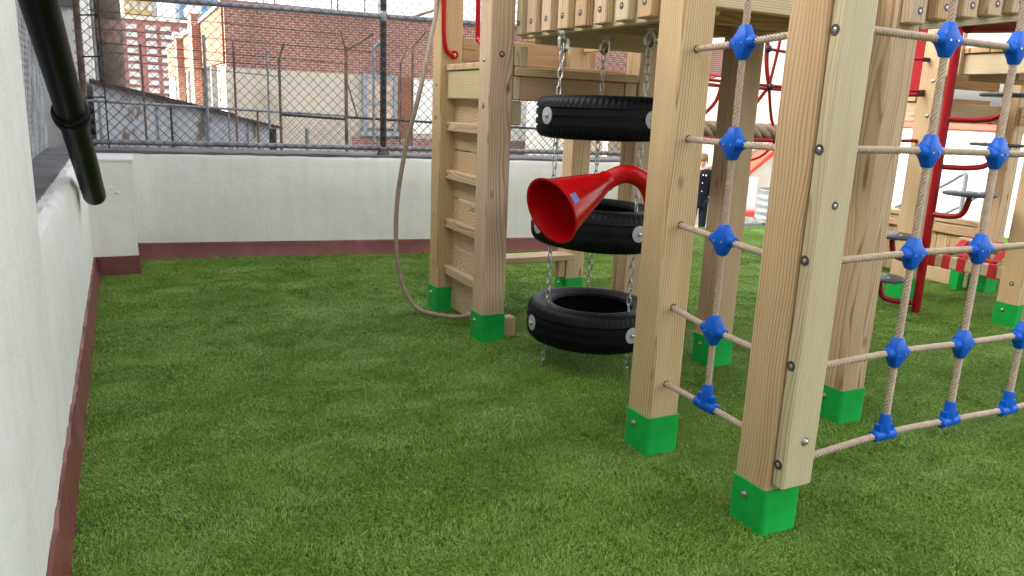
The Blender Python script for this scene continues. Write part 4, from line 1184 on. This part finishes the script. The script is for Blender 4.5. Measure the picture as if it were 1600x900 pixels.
# ================================================================== FAR PLAY STRUCTURE
T2 = empty('play_structure', (5.6, 3.4, 0), 'second timber play tower with low plank wall beyond the rope net', 'play structure')
q9 = post(T2, 5.175, 2.850, 3.2); q10 = post(T2, 5.165, 3.665, 3.2); q11 = post(T2, 6.045, 3.600, 3.2); q13 = post(T2, 6.05, 2.85, 3.2)
q14 = post(T2, 6.05, 4.85, 2.0); q15 = post(T2, 5.165, 4.70, 3.2)
bolt_on(q10, (5.165, 3.70, 1.36), '-X', 1.1); screw_on(q10, (5.165, 3.72, 0.33), '-X', 0.9)
screw_on(q9, (5.175, 2.91, 0.30), '-X', 1.0); bolt_on(q10, (5.165, 3.70, 1.60), '-X', 1.1)
# deck frame
b = timber('rim_beam', (5.18, 2.992, 1.640), (5.225, 3.663, 1.775), 'Y', WOODG, T2)
timber('rim_beam', (5.31, 3.70, 1.315), (6.043, 3.745, 1.455), 'X', WOOD, T2)
timber('rim_beam', (5.18, 3.808, 1.315), (5.225, 4.698, 1.455), 'Y', WOOD, T2)
timber('rim_beam', (6.08, 2.992, 1.315), (6.12, 3.598, 1.455), 'Y', WOOD, T2)
for k in range(5):
    timber('deck_board', (5.16, 3.81 + k * 0.142, 1.458), (6.04, 3.81 + k * 0.142 + 0.136, 1.495), 'X', WOOD, T2, 0.004)
for k in range(5):
    timber('deck_board', (5.16, 2.90 + k * 0.142, 1.778), (6.1, 2.90 + k * 0.142 + 0.136, 1.815), 'X', WOODB, T2, 0.004)
for y in (3.15, 3.45): timber('joist', (5.23, y, 1.60), (6.078, y + 0.04, 1.774), 'X', WOODB, T2)
b = timber('upright_board', (5.135, 3.50, 1.63), (5.175, 3.61, 2.4), 'Z', WOOD, T2); screw_on(b, (5.135, 3.55, 1.70), '-X', 0.9)
timber('rail_board', (5.30, 3.76, 1.56), (6.043, 3.80, 1.72), 'X', WOODB, T2)
# low plank wall between the rear posts
timber('top_rail', (6.055, 3.742, 0.515), (6.165, 4.848, 0.555), 'Y', WOOD, T2)
timber('wall_rail', (6.070, 3.742, 0.425), (6.105, 4.848, 0.513), 'Y', WOOD, T2)
for k in range(9):
    y = 3.745 + k * 0.1225
    timber('wall_plank', (6.108, y, 0.02), (6.135, y + 0.117, 0.512), 'Z', WOOD, T2, 0.004)
timber('top_rail', (5.31, 4.86, 0.515), (6.05, 4.96, 0.555), 'X', WOOD, T2)
for k in range(6):
    x = 5.31 + k * 0.1225
    timber('wall_plank', (x, 4.89, 0.02), (x + 0.117, 4.915, 0.512), 'Z', WOOD, T2, 0.004)
timber('sill_board', (6.065, 3.742, 0.01), (6.106, 4.40, 0.13), 'Y', WOOD, T2)
# red slide panel behind
m = MB()
P = [Vector(p) - wloc(T2) for p in ((6.06, 4.60, 2.4), (6.04, 4.60, 2.0), (6.0, 4.60, 1.75), (5.93, 4.60, 1.50))]
V = []
for p in P: V += [p, p + Vector((0.16, -0.10, 0)), p + Vector((0.17, -0.08, 0)), p + Vector((0.01, 0.02, 0))]
F = []
for i in range(3): F += [(i * 4 + k, i * 4 + (k + 1) % 4, (i + 1) * 4 + (k + 1) % 4, (i + 1) * 4 + k) for k in range(4)]
F += [(0, 3, 2, 1), (12, 13, 14, 15)]
m.add(V, F); m.build('slide_side', RED, T2)

# woven strap seat between the two near posts of the far tower
ws = empty('strap_seat', (5.5, 3.3, 0.165), 'low seat woven from red straps on a timber frame', 'seat')
off = -wloc(ws) + Vector((0, 0, 0.0))
def beam_between(a, b, w, h, mat, nm='seat_beam'):
    a = Vector(a) + off; b = Vector(b) + off
    d = (b - a); q = d.to_track_quat('Z', 'Y')
    me = timber_mesh(w, h, round(d.length, 3), 0.012).copy(); me.materials.clear(); me.materials.append(mat)
    return link(nm, me, ws, a, q)
beam_between((5.40, 3.80, 0.285), (5.40, 2.99, 0.285), 0.06, 0.09, STRAPT)
beam_between((5.95, 3.80, 0.36), (5.95, 2.99, 0.36), 0.06, 0.09, STRAPT)
def strap(pts, w, th=0.004, nm='strap'):
    """flat band along pts, width along Y"""
    V = []; F = []
    for p in pts:
        p = Vector(p) + off
        V += [p + Vector((0, -w / 2, 0)), p + Vector((0, w / 2, 0))]
    for i in range(len(pts) - 1): F.append((2 * i, 2 * i + 1, 2 * i + 3, 2 * i + 2))
    o = mesh_obj(nm, V, F, REDSTRAP, ws)
    s = o.modifiers.new('thickness', 'SOLIDIFY'); s.thickness = th; s.offset = 1
for k in range(7):
    y = 3.05 + k * 0.115
    loop = [(5.40 + 0.036 * cos(a) * 1.0, y, 0.285 + 0.052 * sin(a)) for a in np.linspace(-2.2, 2.2 + pi * 0.0, 3)]
    strap([(5.436, y, 0.238), (5.366, y, 0.236), (5.364, y, 0.285), (5.366, y, 0.334), (5.40, y, 0.336), (5.48, y, 0.30), (5.6, y, 0.265), (5.75, y, 0.285), (5.88, y, 0.36), (5.95, y, 0.410), (5.986, y, 0.41), (5.986, y, 0.31)], 0.060)
for k in range(2):
    x = 5.56 + 0.16 * k
    V = []; F = []
    for i in range(9):
        y = 3.0 + i * 0.1; z = 0.28 + 0.012 * (1 if i % 2 else -1) + 0.02 * k
        V += [Vector((x, y, z)) + off, Vector((x + 0.05, y, z + 0.004)) + off]
    for i in range(8): F.append((2 * i, 2 * i + 1, 2 * i + 3, 2 * i + 2))
    o = mesh_obj('strap', V, F, REDSTRAP, ws); s = o.modifiers.new('thickness', 'SOLIDIFY'); s.thickness = 0.004
for y in (2.99, 3.74):
    m = MB(); m.box(Vector((5.36, y, -0.03)) + off, Vector((5.44, y + 0.07, 0.236)) + off); m.build('seat_foot', GREEN, ws)
    m = MB(); m.box(Vector((5.91, y, -0.03)) + off, Vector((5.99, y + 0.07, 0.312)) + off); m.build('seat_foot', GREEN, ws)

ws.location.z += 0.030
# ================================================================== POD CLIMBER
pc_ = empty('pod_climber', (4.915, 3.37, 0), 'red pole with black disc steps between the rope net and far tower', 'climber')
off = -wloc(pc_)
m = MB(); m.tube([Vector((4.915, 3.37, 0)) + off, Vector((4.915, 3.40, 2.4)) + off], 0.029, 16); m.build('pole', DRED, pc_, smooth=True, sharp=60)
dm = MB(); dm.lathe([(0.001, -0.011), (0.150, -0.011), (0.160, -0.006), (0.162, 0.0), (0.160, 0.006), (0.150, 0.011), (0.001, 0.011)], 32)
PODD = shared('step_disc', dm, DISC, True, 40)
for (dx, dy, z) in ((-0.13, 0.11, 0.235), (-0.10, 0.10, 0.535), (0.02, -0.15, 0.865), (0.18, -0.13, 1.185), (0.10, -0.19, 1.500)):
    c = Vector((4.915 + dx * 1.5, 3.375 + dy * 1.5, z))
    o = link('step_disc', PODD, pc_, c + off)
    for a in (0.3, 2.4, 4.5):
        b = link('bolt', BOLT, o, (0.07 * cos(a), 0.07 * sin(a), 0.011), QN['+Z']); b.scale = (0.8, 0.8, 0.8)
    base = Vector((4.915, 3.375, z - 0.16))
    P = [base, base.lerp(Vector((c.x, c.y, z - 0.16)), 0.55), Vector((c.x, c.y, z - 0.13)).lerp(base, 0.12), Vector((c.x, c.y, z - 0.05)), Vector((c.x, c.y, z - 0.01))]
    m = MB(); m.tube(smooth_path([p + off for p in P], 6), 0.019, 10); m.build('step_arm', DRED, pc_, smooth=True, sharp=60)

# ================================================================== RED ROPE BRIDGE
rb = empty('rope_bridge', (4.0, 4.0, 1.2), 'red rope bridge with thick braided hemp log between the towers', 'rope bridge')
off = -wloc(rb)
# three-strand braided log
for s_ in range(4):
    pts = []
    for i in range(220):
        x = 2.86 + i * 0.0103; a = i * 0.19 + s_ * 2 * pi / 4
        pts.append(Vector((x, 4.0 + 0.031 * cos(a), 1.225 + 0.031 * sin(a) - 0.02 * sin((x - 2.86) / 2.27 * pi))) + off)
    m = MB(); m.tube(pts, 0.026, 14, True, (5, 0.3, 60)); m.build('hemp_strand', HEMP, rb, smooth=True)
def red(pts, r=0.010):
    m = MB(); m.tube(smooth_path([Vector(p) + off for p in pts], 6), r, 8); m.build('red_rope', REDROPE, rb, smooth=True)
bm2 = MB(); bm2.lathe([(0.001, -0.024), (0.016, -0.019), (0.024, 0), (0.016, 0.019), (0.001, 0.024)], 12); BALLM = shared('rope_ball', bm2, BALL, True)
def ball(p): link('rope_ball', BALLM, rb, Vector(p) + off)
red([(2.83, 3.92, 1.53), (3.4, 3.92, 1.515), (3.86, 3.92, 1.505), (4.5, 3.92, 1.505), (5.16, 3.75, 1.53)])
red([(2.83, 3.92, 1.495), (3.4, 3.92, 1.485), (3.86, 3.92, 1.485), (4.5, 3.92, 1.48), (5.16, 3.75, 1.50)])
red([(3.79, 3.92, 1.735), (4.4, 3.92, 1.715), (5.16, 3.75, 1.75)]); 
red([(2.83, 3.92, 1.165), (3.4, 3.92, 1.155), (3.95, 3.92, 1.15), (4.5, 3.92, 1.16), (5.16, 3.75, 1.18)], 0.013)
red([(3.80, 3.92, 2.3), (3.785, 3.92, 1.735), (3.84, 3.92, 1.50)], 0.014); red([(3.86, 3.92, 2.3), (3.90, 3.92, 1.9), (3.84, 3.92, 1.50)])
red([(3.84, 3.92, 1.50), (3.62, 3.97, 1.20), (3.55, 4.0, 1.12)], 0.012); red([(3.84, 3.92, 1.50), (3.95, 3.97, 1.28), (4.1, 4.03, 1.17)], 0.010)
red([(3.55, 3.93, 1.11), (3.70, 3.92, 1.02), (3.85, 3.92, 1.05), (3.95, 3.92, 1.14)], 0.009)
red([(3.15, 3.95, 1.17), (3.38, 3.92, 1.36), (3.42, 3.9, 1.5)], 0.012)
ball((3.785, 3.905, 1.735)); ball((3.84, 3.905, 1.497)); ball((3.95, 3.905, 1.15)); ball((4.95, 3.81, 1.52)); ball((4.98, 3.80, 1.76)); ball((3.20, 3.92, 1.165))
for z in (1.745, 1.515):
    m = MB(); m.tube([Vector((5.11, 3.76, z)) + off, Vector((5.155, 3.755, z)) + off], 0.016, 10); m.build('rope_end', BALL, rb, smooth=True, sharp=40)

# ================================================================== TERRACE BEYOND THE TURF
tp = empty('parapet_wall', (10.2, 5.5, -1.16), 'sunlit white parapet with red coping behind the far tower', 'wall')
m = MB(); m.box((10.0, 1.0, -1.16), (10.3, 8.2, 1.255)); m.build('wall_body', WHITEP, tp, -wloc(tp))
m = MB(); m.box((9.93, 1.0, 1.257), (10.37, 8.2, 1.325)); m.build('coping', CORAL, tp, -wloc(tp))
lp = empty('wall_lamp', (9.98, 7.25, 1.1), 'small round wall lamp on the sunlit white parapet', 'lamp')
m = MB(); m.tube([(0.02, 0, 0.05), (-0.03, 0, 0.05)], 0.07, 20); m.build('lamp_disc', TRIMW, lp, smooth=True, sharp=40)
m = MB(); m.tube([(-0.031, 0, 0.05), (-0.06, 0, 0.05)], [0.04, 0.03], 14); m.build('lamp_face', BRASS, lp, smooth=True, sharp=40)
m = MB(); m.box((-0.06, -0.32, -0.55), (0.02, -0.22, -0.18)); m.build('sconce', TRIMW, lp)
hr = empty('handrail', (8.2, 5.2, -0.1), 'grey steel stair handrail in front of the white parapet', 'handrail')
off = -wloc(hr)
def rail(pts, r=0.02):
    m = MB(); m.tube([Vector(p) + off for p in pts], r, 10); m.build('rail', GREYP, hr, smooth=True, sharp=50)
rail(smooth_path([(8.0, 5.95, 0.35), (8.0, 5.45, 0.63), (8.0, 5.22, 0.79), (8.0, 5.17, 0.80)], 5)); rail([(8.0, 5.17, 0.80), (8.0, 5.15, -0.02)], 0.024)
rail([(8.0, 5.62, 0.18), (8.0, 5.15, 0.47), (8.0, 4.75, 0.78)], 0.016)
rail([(8.0, 5.9, 0.36), (8.0, 5.9, -0.02)])
sw = empty('stair_wall', (12.0, 12.2, -1.16), 'white stair wall with sloping red coping beside the metal tanks', 'wall')
off = -wloc(sw)
m = MB()
M90 = Matrix(((1, 0, 0, 0), (0, 0, 1, 0), (0, 1, 0, 0), (0, 0, 0, 1)))
m.prism([(11.2, -1.16), (14.2, -1.16), (14.2, 2.0), (11.52, 0.12), (11.2, 0.10)], 12.1, 12.3, Matrix.Translation(off) @ M90); m.build('wall_body', CREAM, sw)
m = MB(); m.prism([(11.30, 0.0), (11.36, 0.12), (14.1, 2.08), (14.2, 1.93)], 12.0, 12.36, Matrix.Translation(off) @ M90); m.build('coping', CORAL, sw)
m = MB(); m.box(Vector((11.36, 11.92, -1.16)) + off, Vector((11.66, 12.06, 0.10)) + off); m.build('corner_post', WHITEP, sw)
m = MB(); m.box(Vector((11.0, 11.7, -1.16)) + off, Vector((11.75, 11.9, -0.58)) + off); m.build('red_step', CORAL, sw)
sb = empty('stair_roof', (12, 13.4, -1.16), 'beige boarded sloping stair roof behind the red coping', 'roof')
off = -wloc(sb)
for k in range(9):
    m = MB(); x0_ = 9.4 + 0.02 * k
    y_ = 12.7 + k * 0.17
    z_ = -0.25 + k * 0.17
    m.add([Vector(p) + off for p in ((x0_, y_, z_), (14.6, y_, z_ + 1.6), (14.6, y_ + 0.16, z_ + 1.77), (x0_, y_ + 0.16, z_ + 0.17), (x0_, y_, z_ - 0.03), (14.6, y_, z_ + 1.57), (14.6, y_ + 0.16, z_ + 1.74), (x0_, y_ + 0.16, z_ + 0.14))],
          [(0, 1, 2, 3), (7, 6, 5, 4), (0, 4, 5, 1), (1, 5, 6, 2), (2, 6, 7, 3), (3, 7, 4, 0)])
    m.build('roof_board', SIDING, sb)
m = MB(); m.box(Vector((9.5, 14.3, -0.0)) + off, Vector((14.5, 14.5, 1.4)) + off); m.build('wall', SIDING, sb)
lo_ = empty('bulkhead_wall', (13, 16.2, -1.16), 'plain white rooftop wall with beige cap behind the stair roof', 'wall')
m = MB(); m.box((8.5, 16.0, -1.16), (20, 16.3, 1.85)); m.build('wall_body', WHITEP, lo_, -wloc(lo_))
m = MB(); m.box((8.4, 15.95, 1.852), (20.1, 16.35, 1.95)); m.build('cap', SIDING, lo_, -wloc(lo_))
fr = empty('red_frame', (9.5, 9.5, -1.16), 'tall red steel frame seen between the posts behind the rope bridge', 'frame')
off = -wloc(fr)
for x in (9.08,):
    m = MB(); m.tube([Vector((x, 9.6, -1.16)) + off, Vector((x, 9.6, 3.4)) + off], 0.045, 12); m.build('upright', CORAL, fr, smooth=True, sharp=60)
for z in (1.90, 1.76):
    m = MB(); m.tube([Vector((7.6, 9.6, z + 0.05)) + off, Vector((9.08, 9.6, z - 0.05)) + off], 0.022, 10); m.build('crossbar', RED, fr, smooth=True, sharp=60)

# stock tanks
def tank(x, y, z, label, R=0.40, h=0.52):
    t = empty('stock_tank', (x, y, z), label, 'tank', 'galvanised tanks on the terrace')
    prof = [(0.001, 0.01), (R * 0.98, 0.0)]
    for k in range(25):
        f = k / 24; prof.append((R + 0.012 * (0.5 + 0.5 * cos(f * 2 * pi * 4)) - 0.02 * 0, f * h))
    prof += [(R + 0.02, h + 0.005), (R + 0.018, h + 0.018), (R - 0.004, h + 0.018), (R - 0.012, h - 0.02), (R - 0.015, 0.03), (0.001, 0.025)]
    m = MB(); m.lathe(prof, 36); m.build('tank_wall', TANKM, t, smooth=True, sharp=40)
    for a in (0.4, 3.5):
        m = MB(); m.tube([((R + 0.02) * cos(a - 0.12), (R + 0.02) * sin(a - 0.12), h * 0.8), ((R + 0.06) * cos(a), (R + 0.06) * sin(a), h * 0.74), ((R + 0.02) * cos(a + 0.12), (R + 0.02) * sin(a + 0.12), h * 0.8)], 0.008, 6); m.build('handle', STEEL, t)
TANKM = m_plain('tank_zinc', (0.27, 0.30, 0.28), 0.5, 0.3, var=0.15, vscale=5)
tank(8.53, 9.05, -0.80, 'round ribbed metal tank standing at the left of three')
tank(9.12, 8.75, -0.80, 'round ribbed metal tank on the ground under the stacked one')
tank(9.28, 8.98, -0.26, 'round ribbed metal tank stacked on top of the others', 0.34, 0.44)
pl = MB(); pl.box((8.0, 8.3, -1.158), (9.8, 9.5, -0.805)); tag(pl.build('tank_platform', STONE), 'low pale platform under the metal tanks', 'platform')

# ================================================================== PERSON
pe = empty('person', (10.02, 11.75, -1.155), 'person in tan knit cap and dark navy buttoned coat standing beyond the turf', 'person')
def skin_mesh(name, verts, edges, radii, mat, parent, root=0, sub=2):
    bm = bmesh.new(); lay = bm.verts.layers.skin.verify()
    vs = [bm.verts.new(v) for v in verts]
    for a, b in edges: bm.edges.new((vs[a], vs[b]))
    for v, r in zip(vs, radii):
        v[lay].radius = r if hasattr(r, '__len__') else (r, r)
    vs[root][lay].use_root = True
    me = bpy.data.meshes.new(name); bm.to_mesh(me); bm.free(); me.materials.append(mat)
    o = link(name, me, parent)
    o.modifiers.new('skin', 'SKIN').use_smooth_shade = True
    s = o.modifiers.new('sub', 'SUBSURF'); s.levels = sub; s.render_levels = sub
    return o
fx = Vector((-0.62, -0.78, 0))      # facing the camera
rt = Vector((0.78, -0.62, 0))
def bp(r, f, z): return rt * r + fx * f + Vector((0, 0, z))
body_v = [bp(0, 0, 0.88), bp(0, 0, 1.10), bp(0, 0, 1.30), bp(0, 0, 1.40), bp(0, 0.01, 1.47), bp(0, 0.02, 1.56), bp(0, 0.015, 1.64),
          bp(0.16, 0, 1.36), bp(0.21, 0.0, 1.12), bp(0.20, 0.06, 0.90), bp(0.19, 0.08, 0.82), bp(-0.16, 0, 1.36), bp(-0.21, 0.0, 1.12), bp(-0.20, 0.06, 0.90), bp(-0.19, 0.08, 0.82),
          bp(0.09, 0, 0.80), bp(0.10, 0.01, 0.46), bp(0.10, -0.01, 0.08), bp(0.10, 0.12, 0.04), bp(-0.09, 0, 0.80), bp(-0.10, 0.01, 0.46), bp(-0.10, -0.01, 0.08), bp(-0.10, 0.12, 0.04)]
body_e = [(0, 1), (1, 2), (2, 3), (3, 4), (4, 5), (5, 6), (3, 7), (7, 8), (8, 9), (9, 10), (3, 11), (11, 12), (12, 13), (13, 14), (0, 15), (15, 16), (16, 17), (17, 18), (0, 19), (19, 20), (20, 21), (21, 22)]
body_r = [0.13, 0.13, 0.15, 0.10, 0.055, 0.082, 0.075, 0.06, 0.045, 0.034, 0.04, 0.06, 0.045, 0.034, 0.04, 0.085, 0.06, 0.042, 0.035, 0.085, 0.06, 0.042, 0.035]
skin_mesh('body', body_v, body_e, body_r, SKIN, pe)
skin_mesh('coat', [body_v[i] - Vector((0, 0, 0)) for i in (0, 1, 2, 3)] + [bp(0, 0, 0.70), bp(0, 0.0, 1.455)] + [body_v[i] for i in (7, 8, 9, 11, 12, 13)],
          [(4, 0), (0, 1), (1, 2), (2, 3), (3, 5), (3, 6), (6, 7), (7, 8), (3, 9), (9, 10), (10, 11)], [0.175, 0.165, 0.175, 0.13, 0.185, 0.078, 0.085, 0.068, 0.056, 0.085, 0.068, 0.056], NAVY, pe)
skin_mesh('trousers', [body_v[i] for i in (0, 15, 16, 17, 19, 20, 21)], [(0, 1), (1, 2), (2, 3), (0, 4), (4, 5), (5, 6)], [0.15, 0.105, 0.08, 0.065, 0.105, 0.08, 0.065], NAVY, pe)
for s in (1, -1):
    skin_mesh('shoe', [bp(0.10 * s, -0.05, 0.05), bp(0.10 * s, 0.06, 0.05), bp(0.105 * s, 0.17, 0.035)], [(0, 1), (1, 2)], [0.05, 0.052, 0.035], NAVY, pe, 0, 1)
m = MB(); m.lathe([(0.098, -0.03), (0.104, 0.0), (0.104, 0.035), (0.098, 0.04), (0.094, 0.075), (0.06, 0.108), (0.001, 0.118)], 20)
m.build('knit_cap', KNIT, pe, bp(0, 0.015, 1.625), smooth=True, sharp=60)
fc = MB(); fc.tube([bp(0, 0.095, 1.585), bp(0, 0.118, 1.552), bp(0, 0.10, 1.545)], [0.008, 0.015, 0.010], 8); fc.build('nose', SKIN, pe, smooth=True)
for s in (1, -1):
    e = MB(); e.tube([bp(0.032 * s, 0.085, 1.592), bp(0.032 * s, 0.098, 1.592)], [0.012, 0.009], 8); e.build('eye', NAVY, pe, smooth=True)
    e = MB(); e.tube([bp(0.082 * s, 0.0, 1.60), bp(0.096 * s, -0.01, 1.575), bp(0.084 * s, 0.0, 1.545)], [0.008, 0.014, 0.008], 8); e.build('ear', SKIN, pe, smooth=True)
e = MB(); e.tube([bp(-0.025, 0.094, 1.515), bp(0, 0.100, 1.513), bp(0.025, 0.094, 1.515)], 0.006, 6); e.build('mouth', m_plain('lips', (0.32, 0.12, 0.10), 0.6), pe, smooth=True)
for z in (1.33, 1.18, 1.02):
    e = MB(); e.tube([bp(0.03, 0.15, z), bp(0.03, 0.182, z)], 0.012, 10); e.build('coat_button', TRIMW, pe, smooth=True)
for s in (1, -1):
    e = MB(); e.tube([bp(0.08 * s, 0.13, 1.33), bp(0.085 * s, 0.165, 1.325)], 0.018, 8); e.build('badge', TRIMW, pe, smooth=True)
